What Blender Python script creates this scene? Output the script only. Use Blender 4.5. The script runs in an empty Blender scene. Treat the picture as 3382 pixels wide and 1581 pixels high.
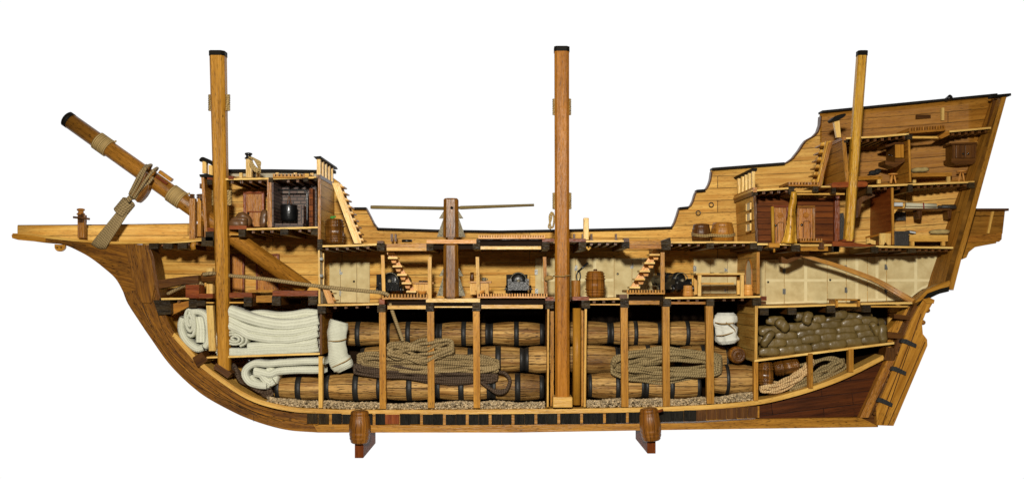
import bpy, math, random
from mathutils import Vector, Matrix
random.seed(7)
R = random.Random(11)
C = bpy.context.scene.collection
scene = bpy.context.scene

# ---------------------------------------------------------------- camera, light, exposure
D = 3.3; CX = 1691.0; CY = 950.0          # camera distance from the cut plane, its optical foot (1000 px = 1 unit)
cam_d = bpy.data.cameras.new('camera'); cam = bpy.data.objects.new('camera', cam_d); C.objects.link(cam)
cam.location = (0, -D, 0); cam.rotation_euler = (math.pi/2, 0, 0)
cam_d.sensor_width = 36.0; cam_d.lens = 36.0*D/3.382
cam_d.shift_y = (CY-790.5)/3382.0; cam_d.clip_start = 0.05; cam_d.clip_end = 100
scene.camera = cam

world = bpy.data.worlds.new('World'); scene.world = world; world.use_nodes = True
nt = world.node_tree; bg = nt.nodes['Background']; bg.inputs['Strength'].default_value = 1.0
tc = nt.nodes.new('ShaderNodeTexCoord'); sp = nt.nodes.new('ShaderNodeSeparateXYZ')
mr = nt.nodes.new('ShaderNodeMapRange'); mr.inputs['From Min'].default_value = 0.45; mr.inputs['From Max'].default_value = 0.6
mx = nt.nodes.new('ShaderNodeMix'); mx.data_type = 'RGBA'
mx.inputs['A'].default_value = (0.10, 0.092, 0.08, 1); mx.inputs['B'].default_value = (1.02, 1.02, 1.02, 1)
nt.links.new(tc.outputs['Generated'], sp.inputs[0]); nt.links.new(sp.outputs['Y'], mr.inputs['Value'])
nt.links.new(mr.outputs['Result'], mx.inputs['Factor']); nt.links.new(mx.outputs['Result'], bg.inputs['Color'])

def area(name, loc, target, size, power, col):
    l = bpy.data.lights.new(name, 'AREA'); l.shape = 'DISK'; l.size = size; l.energy = power; l.color = col
    o = bpy.data.objects.new(name, l); C.objects.link(o); o.location = loc
    o.rotation_euler = (Vector(target)-Vector(loc)).to_track_quat('-Z', 'Y').to_euler(); return o
kl = bpy.data.lights.new('key_lamp', 'SPOT'); kl.energy = 615; kl.shadow_soft_size = 0.10; kl.spot_size = math.radians(88); kl.spot_blend = 1.0; kl.color = (1.0, 0.95, 0.86)
ko = bpy.data.objects.new('key_lamp', kl); C.objects.link(ko); ko.location = (-0.12, -3.55, 0.74); ko.rotation_euler = (Vector((-.1, 0, .0))-ko.location).to_track_quat('-Z', 'Y').to_euler()
vs = scene.view_settings; vs.view_transform = 'Standard'; vs.look = 'None'; vs.gamma = 1; vs.exposure = 0; vs.use_curve_mapping = False
scene.cycles.max_bounces = 6; scene.cycles.use_denoising = True

# ---------------------------------------------------------------- picture-plane helpers
def sc(d): return (D+d)/D
def P(px, py, d=0.0): s = sc(d); return Vector(((px-CX)/1000*s, d, (CY-py)/1000*s))
def W(px, py, d=0.0): return Vector(((px-CX)/1000, d, (CY-py)/1000))
def lerp(a, b, t): return a+(b-a)*t
def interp(tab, x):
    if x <= tab[0][0]: return tab[0][1]
    for (x0, y0), (x1, y1) in zip(tab, tab[1:]):
        if x <= x1: return y1 if x1 == x0 else lerp(y0, y1, (x-x0)/(x1-x0))
    return tab[-1][1]
def cr(pts, n=8):
    pts = [Vector(p) for p in pts]; out = []
    q = [pts[0]*2-pts[1]]+pts+[pts[-1]*2-pts[-2]]
    for i in range(1, len(q)-2):
        a, b, c, d = q[i-1:i+3]
        for k in range(n):
            t = k/n
            out.append(0.5*((2*b)+(c-a)*t+(2*a-5*b+4*c-d)*t*t+(3*b-a-3*c+d)*t**3))
    out.append(pts[-1]); return out
def cr2(pts, n=6): return [(v.x, v.y) for v in cr([(x, y, 0) for x, y in pts], n)]

# ---------------------------------------------------------------- materials
def lin(h):
    h = h.lstrip('#'); o = []
    for i in (0, 2, 4):
        c = int(h[i:i+2], 16)/255; o.append(c/12.92 if c <= .04045 else ((c+.055)/1.055)**2.4)
    return (*o, 1)
MAT = {}
def newmat(name):
    m = bpy.data.materials.new(name); m.use_nodes = True; MAT[name] = m
    n = m.node_tree.nodes; return m, n, m.node_tree.links, n['Principled BSDF']
def mixc(n, L, fac, a, b, mode='MIX'):
    x = n.new('ShaderNodeMix'); x.data_type = 'RGBA'; x.blend_type = mode
    for sock, v in (('Factor', fac), ('A', a), ('B', b)):
        if isinstance(v, (int, float)): x.inputs[sock].default_value = v
        elif isinstance(v, tuple): x.inputs[sock].default_value = v
        else: L.new(v, x.inputs[sock])
    return x.outputs['Result']
def noise(n, L, vec, scale, detail=3, rough=.55):
    t = n.new('ShaderNodeTexNoise'); t.inputs['Scale'].default_value = scale; t.inputs['Detail'].default_value = detail
    t.inputs['Roughness'].default_value = rough; L.new(vec, t.inputs['Vector']); return t.outputs['Fac']
def mapping(n, L, src, s):
    m = n.new('ShaderNodeMapping'); m.inputs['Scale'].default_value = s; L.new(src, m.inputs['Vector']); return m.outputs['Vector']
def ramp(n, L, src, a, b, smooth=False):
    r = n.new('ShaderNodeMapRange'); r.inputs['From Min'].default_value = a; r.inputs['From Max'].default_value = b
    if smooth: r.interpolation_type = 'SMOOTHSTEP'
    L.new(src, r.inputs['Value']); return r.outputs['Result']
def math_(n, L, op, a, b):
    m = n.new('ShaderNodeMath'); m.operation = op
    for i, v in enumerate((a, b)):
        if isinstance(v, (int, float)): m.inputs[i].default_value = v
        else: L.new(v, m.inputs[i])
    return m.outputs[0]
def wtone(h, g=.99, r=1.0, b=.70):
    c = lin(h); dk = min(1, max(0, (max(c[:3])-.03)/.12)); g = lerp(1, g, dk); b = lerp(.85, b, dk); return (min(1, c[0]*r), min(1, c[1]*g), min(1, c[2]*b), 1)
def wood(name, dark, light, pore=.5, rough=.36, planks=None, seam=.9, bump=.28, poresize=1.0, coat=.04, blotch=.35, jitter=.25, spec=.24):
    m, n, L, b = newmat(name)
    uv = n.new('ShaderNodeUVMap').outputs[0]
    g = noise(n, L, mapping(n, L, uv, (5, 75, 1)), 1.0, 5, .65)
    fine = noise(n, L, mapping(n, L, uv, (22, 330, 1)), 1.0, 2, .6)
    col = mixc(n, L, ramp(n, L, g, .36, .64), wtone(dark), wtone(light))
    bl = noise(n, L, mapping(n, L, uv, (4, 9, 1)), 1.0, 3)
    dk = tuple(c*.55 for c in wtone(dark)[:3])+(1,)
    col = mixc(n, L, math_(n, L, 'MULTIPLY', ramp(n, L, bl, .45, .75, True), blotch), col, dk)
    p = noise(n, L, mapping(n, L, uv, (55*poresize, 420*poresize, 1)), 1.0, 2, .5)
    pf = math_(n, L, 'MULTIPLY', ramp(n, L, p, .57, .66), math_(n, L, 'MULTIPLY', ramp(n, L, bl, .30, .6), pore))
    col = mixc(n, L, pf, col, tuple(c*.22 for c in wtone(dark)[:3])+(1,))
    h = math_(n, L, 'MULTIPLY', fine, 1.0)
    if planks:
        rh, wd = planks
        br = n.new('ShaderNodeTexBrick'); L.new(uv, br.inputs['Vector']); br.inputs['Scale'].default_value = 1
        br.inputs['Row Height'].default_value = rh; br.inputs['Brick Width'].default_value = wd
        br.inputs['Mortar Size'].default_value = .0015; br.inputs['Mortar Smooth'].default_value = .35
        br.offset = .37; br.offset_frequency = 2
        br.inputs['Color1'].default_value = (1, 1, 1, 1); v = 1-jitter*1.3; br.inputs['Color2'].default_value = (v, v*.96, v*.9, 1)
        br.inputs['Mortar'].default_value = (.9, .9, .9, 1)
        col = mixc(n, L, 1.0, col, br.outputs['Color'], 'MULTIPLY')
        wob = noise(n, L, mapping(n, L, uv, (9, 30, 1)), 1.0, 3)
        sf = math_(n, L, 'MULTIPLY', br.outputs['Fac'], math_(n, L, 'MULTIPLY', ramp(n, L, wob, .25, .55), seam))
        col = mixc(n, L, sf, col, tuple(c*.16 for c in wtone(dark)[:3])+(1,))
        h = math_(n, L, 'SUBTRACT', h, math_(n, L, 'MULTIPLY', br.outputs['Fac'], 2.5))
    at = n.new('ShaderNodeAttribute'); at.attribute_name = 'tint'
    cb = n.new('ShaderNodeCombineColor')
    for i in range(3): L.new(at.outputs['Fac'], cb.inputs[i])
    col = mixc(n, L, 1.0, col, cb.outputs[0], 'MULTIPLY')
    L.new(col, b.inputs['Base Color'])
    b.inputs['Specular IOR Level'].default_value = spec
    rr = math_(n, L, 'ADD', math_(n, L, 'MULTIPLY', fine, .3), rough-.15); L.new(rr, b.inputs['Roughness'])
    b.inputs['Coat Weight'].default_value = coat; b.inputs['Coat Roughness'].default_value = .22
    bp = n.new('ShaderNodeBump'); bp.inputs['Strength'].default_value = bump; bp.inputs['Distance'].default_value = .004
    L.new(h, bp.inputs['Height']); L.new(bp.outputs[0], b.inputs['Normal']); L.new(bp.outputs[0], b.inputs['Coat Normal'])
    return m
def plain(name, c, rough=.5, metal=0, nscale=60, var=.3, bump=.2, coat=0, dist=.003):
    m, n, L, b = newmat(name)
    co = n.new('ShaderNodeTexCoord').outputs['Object']
    f = noise(n, L, co, nscale, 4)
    cc = lin(c); dk = tuple(x*(1-var) for x in cc[:3])+(1,)
    col = mixc(n, L, ramp(n, L, f, .3, .7), dk, cc)
    at = n.new('ShaderNodeAttribute'); at.attribute_name = 'tint'
    cb = n.new('ShaderNodeCombineColor')
    for i in range(3): L.new(at.outputs['Fac'], cb.inputs[i])
    col = mixc(n, L, 1.0, col, cb.outputs[0], 'MULTIPLY')
    L.new(col, b.inputs['Base Color']); b.inputs['Roughness'].default_value = rough; b.inputs['Metallic'].default_value = metal
    b.inputs['Coat Weight'].default_value = coat; b.inputs['Coat Roughness'].default_value = .15
    bp = n.new('ShaderNodeBump'); bp.inputs['Strength'].default_value = bump; bp.inputs['Distance'].default_value = dist
    L.new(noise(n, L, co, nscale*4, 3), bp.inputs['Height']); L.new(bp.outputs[0], b.inputs['Normal'])
    return m
def rope_mat(name, dark, light, pitch=.0075):
    m, n, L, b = newmat(name)
    uv = n.new('ShaderNodeUVMap').outputs[0]
    sx = n.new('ShaderNodeSeparateXYZ'); L.new(uv, sx.inputs[0])
    # u metres along, v turns around: three strands wound round
    ph = math_(n, L, 'ADD', math_(n, L, 'MULTIPLY', sx.outputs[0], 1/pitch), math_(n, L, 'MULTIPLY', sx.outputs[1], 2.0))
    fr = math_(n, L, 'PINGPONG', ph, .5)
    st = ramp(n, L, fr, .02, .30, True)
    f = noise(n, L, mapping(n, L, uv, (180, 14, 1)), 1.0, 3)
    f2 = noise(n, L, mapping(n, L, uv, (12, 1, 1)), 1.0, 2)
    col = mixc(n, L, ramp(n, L, f, .3, .7), tuple(c*.75 for c in lin(light)[:3])+(1,), lin(light))
    col = mixc(n, L, math_(n, L, 'MULTIPLY', ramp(n, L, f2, .45, .75), .35), col, lin(dark))
    col = mixc(n, L, ramp(n, L, fr, -.12, .22, True), lin(dark), col)
    L.new(col, b.inputs['Base Color']); b.inputs['Roughness'].default_value = .72
    bp = n.new('ShaderNodeBump'); bp.inputs['Strength'].default_value = .6; bp.inputs['Distance'].default_value = .004
    L.new(math_(n, L, 'ADD', st, math_(n, L, 'MULTIPLY', f, .4)), bp.inputs['Height']); L.new(bp.outputs[0], b.inputs['Normal'])
    return m
def cloth_mat(name, c, dark, weave=300, bump=.5, rough=.9, var=.3):
    m, n, L, b = newmat(name)
    uv = n.new('ShaderNodeUVMap').outputs[0]
    def wv(dr):
        w = n.new('ShaderNodeTexWave'); w.wave_type = 'BANDS'; w.bands_direction = dr; w.inputs['Scale'].default_value = weave/6.28
        w.inputs['Distortion'].default_value = .8; w.inputs['Detail'].default_value = 1; L.new(uv, w.inputs['Vector']); return w.outputs['Fac']
    a = math_(n, L, 'MAXIMUM', wv('X'), wv('Y'))
    f = noise(n, L, mapping(n, L, uv, (25, 25, 1)), 1.0, 4)
    col = mixc(n, L, math_(n, L, 'MULTIPLY', ramp(n, L, f, .35, .75), var), lin(c), lin(dark))
    col = mixc(n, L, math_(n, L, 'MULTIPLY', math_(n, L, 'SUBTRACT', 1.0, a), .45), col, lin(dark))
    L.new(col, b.inputs['Base Color']); b.inputs['Roughness'].default_value = rough
    b.inputs['Sheen Weight'].default_value = .15
    bp = n.new('ShaderNodeBump'); bp.inputs['Strength'].default_value = bump; bp.inputs['Distance'].default_value = .002
    L.new(math_(n, L, 'ADD', a, f), bp.inputs['Height']); L.new(bp.outputs[0], b.inputs['Normal'])
    return m

wood('lime_plank', '#c99048', '#edbf76', pore=.7, planks=(.040, .62), blotch=.3, jitter=.2, spec=.12, coat=0, rough=.5)
wood('stern_plank', '#9c6626', '#c48a40', pore=.8, planks=(.036, .7), blotch=.45, jitter=.25, spec=.12, coat=0, rough=.5)
wood('mahogany_plank', '#5a2c10', '#84481e', pore=.6, planks=(.020, .5), jitter=.3, blotch=.4, spec=.12, coat=0, rough=.5)
wood('red_bottom_plank', '#3c1c0a', '#623214', pore=1.0, planks=(.040, .27), jitter=.3, blotch=.4, seam=.9, spec=.12, coat=0, rough=.5)
wood('lime', '#be8a44', '#e2b46c', pore=.6, blotch=.25)
wood('pale_lime', '#cd9e5c', '#ecc98e', pore=.6, blotch=.2, rough=.32)
wood('honey', '#96621f', '#c28a3c', pore=1.0, blotch=.3)
wood('golden', '#b07a22', '#dfae4c', pore=1.0, blotch=.3, bump=.4)
wood('oak', '#8a5520', '#b57a32', pore=1.0, blotch=.55, bump=.4)
wood('mast_wood', '#96641f', '#c48c3c', spec=.2, coat=0, pore=1.0, blotch=.2, bump=.25, poresize=.8)
wood('bowsprit_wood', '#86571f', '#b37a34', pore=1.4, spec=.25, coat=.05, blotch=.6, bump=.25)
wood('red_mast_wood', '#8c5519', '#b8782e', spec=.16, coat=0, pore=.8, blotch=.25, bump=.35)
wood('stem_wood', '#5a340e', '#9a6624', pore=1.6, blotch=.9, bump=.2)
wood('walnut', '#4a2a10', '#6b4420', pore=.8, blotch=.5)
wood('mahogany', '#6a2c12', '#8f4a24', pore=.9, blotch=.3, bump=.4)
wood('door_wood', '#96591f', '#c08240', spec=.2, coat=0, pore=1.0, blotch=.3, bump=.5)
wood('end_grain', '#20170d', '#43341f', pore=.8, rough=.36, blotch=.4, bump=.9, spec=.22, coat=0)
wood('coal_wood', '#100f0e', '#26221c', pore=.5, rough=.45, blotch=.3, bump=.7, spec=.14, coat=.0)
wood('black_rail', '#0d0b09', '#1b1712', pore=.2, rough=.6, coat=.0, spec=.12)
wood('brown_joist', '#4b2c14', '#6e4420', pore=.5, blotch=.4)
wood('cask_wood', '#8a5c30', '#e0b47c', pore=1.5, planks=(.030, 3.0), blotch=.8, bump=.6, coat=0, rough=.45, spec=.2, jitter=.3, seam=1.0, poresize=.7)
wood('dark_cask', '#52300f', '#92602a', pore=.8, planks=(.013, 3.0), blotch=.5, coat=.7, rough=.3, seam=.5)
wood('stand_wood', '#7c4a1a', '#a86e30', pore=.9, planks=(.018, 3.0), blotch=.6, bump=.35, seam=.7)
wood('stand_leg', '#58280f', '#7a3d18', pore=.6, blotch=.3, spec=.1, coat=0)
wood('grey_wood', '#665640', '#b09a74', pore=.9, blotch=.3, bump=.8, rough=.4)
wood('pink_wood', '#b9793c', '#dfa462', pore=.2, blotch=.1, rough=.35)
plain('black_band', '#23221f', .55, 0, 40, .35, .4)
plain('iron', '#1a1b1c', .32, .3, 50, .4, .25, .4)
plain('gun_metal', '#1b1b1a', .34, .25, 45, .5, .5, .2)
plain('hinge_metal', '#7d7d78', .4, .6, 60, .4, .4)
plain('pewter', '#958c74', .4, .5, 90, .5, .9)
plain('sack_olive', '#6e5a2e', .45, 0, 18, .3, .3, .12, .006)
plain('sack_brown', '#6e4c2c', .42, 0, 18, .25, .15, .15)
plain('grey_panel', '#b4ab90', .6)
plain('knob_black', '#120d0a', .2, 0, 40, .2, .05, .6)
plain('green_leaf', '#4f9a3a', .5)
plain('paper', '#ded6b4', .7, 0, 30, .15)
plain('white_paper', '#dfe0dc', .7)
plain('red_string', '#9a2a20', .7)
plain('pillow_cloth', '#b09a62', .9, 0, 60, .25, .5)
plain('black_fur', '#14120f', .6, 0, 120, .5, .9)
plain('gravel_stone', '#b9a27c', .45, 0, 90, .3, .3)
plain('gravel_bed', '#7b6140', .8, 0, 120, .6, 1, 0, .006)
plain('chest_dark', '#35302a', .45, 0, 60, .4, .4)
plain('twine', '#a98547', .8, 0, 200, .4)
rope_mat('rope_tan', '#6a5636', '#a88f60'); rope_mat('rope_grey', '#62502f', '#a08a5c'); rope_mat('rope_straw', '#a8804a', '#e6c28a')
rope_mat('rope_dark', '#2c2016', '#54402c'); rope_mat('rope_wrap', '#7a6034', '#c2a468', .008)
cloth_mat('canvas', '#dcdcc6', '#adad92', 420, .7); cloth_mat('cotton', '#f0eee0', '#c5c2ac', 520, .8)
cloth_mat('linen', '#d9c793', '#b39c66', 500, .3, .75, .9); cloth_mat('linen_band', '#e6d7a6', '#cab682', 500, .2, .75, .5)
wood('shade_dark_lining', '#1a0f06', '#2c1c0e', pore=.5, blotch=.4, planks=(.04, .6), coat=0, rough=.6)  # near-black plank colour stands in for the deep shade below the gun deck
MAT['shade_dark_lining'].node_tree.nodes['Principled BSDF'].inputs['Specular IOR Level'].default_value = .05
# brick
m, n, L, b = newmat('brick')
uv = n.new('ShaderNodeUVMap').outputs[0]
br = n.new('ShaderNodeTexBrick'); L.new(uv, br.inputs['Vector']); br.inputs['Scale'].default_value = 1
br.inputs['Row Height'].default_value = .0115; br.inputs['Brick Width'].default_value = .025; br.inputs['Mortar Size'].default_value = .0016
br.inputs['Color1'].default_value = lin('#665244'); br.inputs['Color2'].default_value = lin('#4c3026'); br.inputs['Mortar'].default_value = lin('#1d120d')
L.new(br.outputs['Color'], b.inputs['Base Color']); b.inputs['Roughness'].default_value = .5
bp = n.new('ShaderNodeBump'); bp.inputs['Strength'].default_value = .8; bp.inputs['Distance'].default_value = .004; bp.invert = True
L.new(br.outputs['Fac'], bp.inputs['Height']); L.new(bp.outputs[0], b.inputs['Normal'])

# ---------------------------------------------------------------- mesh builder
AX = {'x': Vector((1, 0, 0)), 'y': Vector((0, 1, 0)), 'z': Vector((0, 0, 1))}
class MB:
    def __init__(s): s.v = []; s.f = []; s.uv = []; s.t = []; s.mi = []; s.mats = []; s.sm = []
    def mat(s, name):
        if name not in s.mats: s.mats.append(name)
        return s.mats.index(name)
    def add(s, vs, fs, grain=None, mat=None, uvs=None, smooth=False, tint=None, off=None):
        b = len(s.v); vs = [Vector(v) for v in vs]; s.v += vs
        tv = tint if tint is not None else R.uniform(.86, 1.1)
        s.t += [tv]*len(vs); k = s.mat(mat) if mat else 0
        ox, oy = (R.uniform(-9, 9), R.uniform(-9, 9)) if off is None else off
        for i, f in enumerate(fs):
            s.f.append([b+j for j in f]); s.mi.append(k); s.sm.append(smooth)
            if uvs: s.uv.append([(uvs[j][0]+ox, uvs[j][1]+oy) for j in f] if not isinstance(uvs[0], list) else [(a+ox, c+oy) for a, c in uvs[i]])
            else:
                p = [vs[j] for j in f]; nn = Vector((0, 0, 0))
                for j in range(len(p)): nn += p[j].cross(p[(j+1) % len(p)])
                nn = nn.normalized() if nn.length > 1e-12 else AX['y']
                g = (AX[grain] if isinstance(grain, str) else (grain or AX['x'])).normalized(); g2 = g-nn*g.dot(nn)
                if g2.length < .15:
                    g2 = AX['z'] if abs(nn.z) < .9 else AX['x']; g2 = g2-nn*g2.dot(nn)
                g2.normalize(); h = nn.cross(g2)
                s.uv.append([(q.dot(g2)+ox, q.dot(h)+oy) for q in p])
        return s
    def hexa(s, c, grain='x', **k):   # 8 corners: front 4 (clockwise from upper left) then back 4
        return s.add(c, [(0, 3, 2, 1), (4, 5, 6, 7), (0, 1, 5, 4), (1, 2, 6, 5), (2, 3, 7, 6), (3, 0, 4, 7)], grain, **k)
    def box(s, x0, y0, x1, y1, d0=0, d1=.02, grain=None, **k):  # picture px at the front face, straight back
        if grain is None: grain = 'x' if abs(x1-x0) >= abs(y1-y0) else 'z'
        return s.prism([(x0, y0), (x1, y0), (x1, y1), (x0, y1)], d0, d1, grain, **k)
    def prism(s, poly, d0=0, d1=.02, grain='x', bev=0, **k):
        a = sum(poly[i][0]*poly[(i+1) % len(poly)][1]-poly[(i+1) % len(poly)][0]*poly[i][1] for i in range(len(poly)))
        if a < 0: poly = poly[::-1]
        f = [P(x, y, d0) for x, y in poly]; n = len(f)
        bk = [Vector((p.x, d1, p.z)) for p in f]
        if isinstance(grain, tuple): grain = Vector((grain[0], 0, -grain[1]))
        return s.add(f+bk, [list(range(n))[::-1], list(range(n, 2*n))]+[(i, (i+1) % n, n+(i+1) % n, n+i) for i in range(n)], grain, **k)
    def wbox(s, p0, p1, grain='x', **k):
        x0, x1 = sorted((p0[0], p1[0])); y0, y1 = sorted((p0[1], p1[1])); z0, z1 = sorted((p0[2], p1[2]))
        return s.hexa([(x0, y0, z1), (x1, y0, z1), (x1, y0, z0), (x0, y0, z0), (x0, y1, z1), (x1, y1, z1), (x1, y1, z0), (x0, y1, z0)], grain, **k)
    def bar(s, a, b, w, d, **k):      # square bar between two 3-D points; w in picture plane, d in depth
        a = Vector(a); b = Vector(b); t = (b-a).normalized(); side = t.cross(AX['y'])
        side = side.normalized() if side.length > 1e-6 else AX['x']; dp = side.cross(t).normalized()*(d/2); side = side*(w/2)
        c = [a-side-dp, a+side-dp, b+side-dp, b-side-dp, a-side+dp, a+side+dp, b+side+dp, b-side+dp]
        return s.add(c, [(0, 1, 2, 3), (7, 6, 5, 4), (4, 5, 1, 0), (5, 6, 2, 1), (6, 7, 3, 2), (7, 4, 0, 3)], t, **k)
    def tube(s, pts, r, seg=8, cap=True, smooth=True, flat=1.0, **k):
        pts = [Vector(p) for p in pts]; n = len(pts); vs = []; uvs = []; u = 0
        rr = r if isinstance(r, (list, tuple)) else [r]*n
        prev = None
        for i, p in enumerate(pts):
            t = (pts[min(i+1, n-1)]-pts[max(i-1, 0)])
            t = t.normalized() if t.length > 1e-9 else AX['x']
            if prev is None:
                a = t.cross(AX['y']); a = a if a.length > .2 else t.cross(AX['x'])
            else: a = prev-t*prev.dot(t)
            a = a.normalized() if a.length > 1e-6 else AX['z']; prev = a; b = t.cross(a)
            if i: u += (pts[i]-pts[i-1]).length
            for j in range(seg+1):
                an = 2*math.pi*j/seg; vs.append(p+a*math.cos(an)*rr[i]+b*math.sin(an)*rr[i]*flat); uvs.append((u, j/seg))
        fs = [(i*(seg+1)+j, (i+1)*(seg+1)+j, (i+1)*(seg+1)+j+1, i*(seg+1)+j+1) for i in range(n-1) for j in range(seg)]
        if cap: fs += [tuple(range(seg)), tuple((n-1)*(seg+1)+j for j in range(seg))[::-1]]
        return s.add(vs, fs, uvs=uvs, smooth=smooth, **k)
    def lathe(s, c, axis, prof, seg=24, smooth=True, sx=1.0, sy=1.0, uvr=None, wob=None, **k):   # prof (t along axis, radius)
        c = Vector(c); ax = Vector(axis).normalized(); a = ax.cross(AX['y'])
        a = a.normalized() if a.length > .2 else AX['x'].copy(); b = ax.cross(a); n = len(prof); vs = []; uvs = []
        rm = max(r for _, r in prof); u = 0
        for i, (t, r) in enumerate(prof):
            if i: u += math.hypot(prof[i][0]-prof[i-1][0], prof[i][1]-prof[i-1][1])
            for j in range(seg+1):
                an = 2*math.pi*j/seg; w = 1+(wob(i, j % seg) if wob else 0)
                vs.append(c+ax*t+a*math.cos(an)*r*sx*w+b*math.sin(an)*r*sy*w); uvs.append((u, an*rm))
        fs = [(i*(seg+1)+j, i*(seg+1)+j+1, (i+1)*(seg+1)+j+1, (i+1)*(seg+1)+j) for i in range(n-1) for j in range(seg)]
        if prof[0][1] > 1e-5: fs.append(tuple(range(seg))[::-1])
        if prof[-1][1] > 1e-5: fs.append(tuple((n-1)*(seg+1)+j for j in range(seg)))
        return s.add(vs, fs, uvs=uvs, smooth=smooth, **k)
    def ball(s, c, r, seg=10, **k):
        rx, ry, rz = (r, r, r) if isinstance(r, (int, float)) else r; vs = []; uvs = []; n = 6
        for i in range(n+1):
            th = math.pi*i/n
            for j in range(seg+1):
                ph = 2*math.pi*j/seg; vs.append(Vector(c)+Vector((rx*math.sin(th)*math.cos(ph), ry*math.sin(th)*math.sin(ph), rz*math.cos(th)))); uvs.append((ph*rx, th*rx))
        fs = [(i*(seg+1)+j, (i+1)*(seg+1)+j, (i+1)*(seg+1)+j+1, i*(seg+1)+j+1) for i in range(n) for j in range(seg)]
        return s.add(vs, fs, uvs=uvs, smooth=True, **k)
    def build(s, name, mat=None, parent=None, solid=0, bevel=0, sub=0, origin=None):
        me = bpy.data.meshes.new(name)
        if parent is not None: org = LOC[parent]
        elif origin is not None: org = Vector(origin)
        else:
            xs = [v.x for v in s.v]; ys = [v.y for v in s.v]; zs = [v.z for v in s.v]
            org = Vector(((min(xs)+max(xs))/2, (min(ys)+max(ys))/2, min(zs)))
        me.from_pydata([v-org for v in s.v], [], s.f)
        ul = me.uv_layers.new(name='UVMap'); fl = [c for f in s.uv for uv in f for c in uv]; ul.data.foreach_set('uv', fl)
        at = me.attributes.new('tint', 'FLOAT', 'POINT'); at.data.foreach_set('value', s.t)
        ml = s.mats if s.mats else [mat]
        for q in ml: me.materials.append(MAT[q])
        me.polygons.foreach_set('material_index', s.mi); me.polygons.foreach_set('use_smooth', s.sm); me.update()
        o = bpy.data.objects.new(name, me); C.objects.link(o)
        if parent is not None: o.parent = parent
        else: o.location = org
        LOC[o] = org
        if solid: q = o.modifiers.new('solid', 'SOLIDIFY'); q.thickness = solid; q.offset = 1
        if bevel: q = o.modifiers.new('bevel', 'BEVEL'); q.width = bevel; q.segments = 2; q.limit_method = 'ANGLE'; q.angle_limit = .7
        if sub: q = o.modifiers.new('sub', 'SUBSURF'); q.levels = sub; q.render_levels = sub
        return o
LOC = {}
def thing(name, label, cat, loc, group=None):
    o = bpy.data.objects.new(name, None); C.objects.link(o); o.location = loc; o.empty_display_size = .02
    LOC[o] = Vector(loc); o['label'] = label; o['category'] = cat
    if group: o['group'] = group
    return o
def tag(o, label, cat, group=None):
    o['label'] = label; o['category'] = cat
    if group: o['group'] = group
    return o
def lab(o, label): o['label'] = label; return o
# ================================================================ THE SHIP
ship = thing('ship_model', 'large varnished wooden cutaway model of an old sailing ship, hull open to show its decks', 'ship model', (0, 0.15, W(1691, 1427).z))
BOT = [(487, 808), (500, 850), (520, 960), (527, 985), (545, 1030), (560, 1065), (582, 1103), (620, 1140), (670, 1198), (758, 1264), (824, 1304), (890, 1330), (978, 1345),
       (1066, 1352), (1150, 1356), (1500, 1357), (2000, 1353), (2300, 1344), (2489, 1328), (2608, 1302), (2718, 1268), (2806, 1232), (2916, 1180), (2950, 1130), (2985, 1060), (3030, 1000), (3082, 955), (3138, 800), (3196, 620), (3275, 370), (3285, 330)]
TOP = [(487, 800), (625, 796), (733, 790), (735, 583), (1094, 583), (1121, 604), (1138, 656), (1151, 678), (1170, 691), (1211, 691), (1222, 712), (1236, 740), (1250, 758), (1446, 764), (1650, 767), (1870, 763), (2100, 758), (2217, 754), (2227, 735), (2235, 712), (2241, 691), (2270, 688), (2280, 680),
       (2287, 666), (2293, 645), (2298, 634), (2323, 632), (2332, 624), (2339, 612), (2345, 595), (2349, 562), (2586, 544), (2600, 537), (2616, 525), (2636, 500), (2650, 478), (2660, 466), (2684, 453), (2698, 438), (2706, 415), (2709, 374), (3285, 318)]
def sheer(px): return -3.85e-5*max(0, px-2000)**2 - 6e-5*max(0, 800-px)**2
def hd(px, py):
    t = min(1, max(0, (px-452)/620)); L = math.sqrt(max(0, 1-(1-t)**2))
    t2 = max(0, (px-2250)/950); L *= 1-.72*min(1, t2)**2
    g = .28+.04*min(1, max(0, (py-600)/350))
    bt = interp(BOT, px); s = 1
    if py > 950 and bt > 960: q = min(1, (py-950)/(bt-950)); s = max(.12, (1-q**3.0)**.6)
    if bt <= 1130 and px > 2800: s = 1
    return max(.035, g*L*s)
# hull lining
def hull_grid(x0, x1, off=0.0, step=12, rows=34, top=None, bot=None):
    xs = set()
    x = x0
    while x < x1: xs.add(x); x += step
    xs.add(x1)
    for a, _ in TOP+BOT:
        if x0 < a < x1: xs.add(a)
    xs = sorted(xs); m_v = []; uvs = []
    for x in xs:
        a = top(x) if top else interp(TOP, x); b = bot(x) if bot else interp(BOT, x); b = max(b, a+.5)
        for j in range(rows+1):
            py = lerp(a, b, j/rows); m_v.append(P(x, py, hd(x, py)-off)); uvs.append((x/1000, (py-sheer(x))/1000))
    fs = [(i*(rows+1)+j, i*(rows+1)+j+1, (i+1)*(rows+1)+j+1, (i+1)*(rows+1)+j) for i in range(len(xs)-1) for j in range(rows)]
    return m_v, fs, uvs, len(xs), rows
QD = lambda x: min(lerp(617, 597, (x-2745)/472)+8, interp(BOT, x)-1)
GD = lambda x: interp([(1060, 1012), (2490, 992), (2510, 1020), (2800, 1012), (2930, 1008)], x)
ZB = lambda x: interp(BOT, x)
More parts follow.
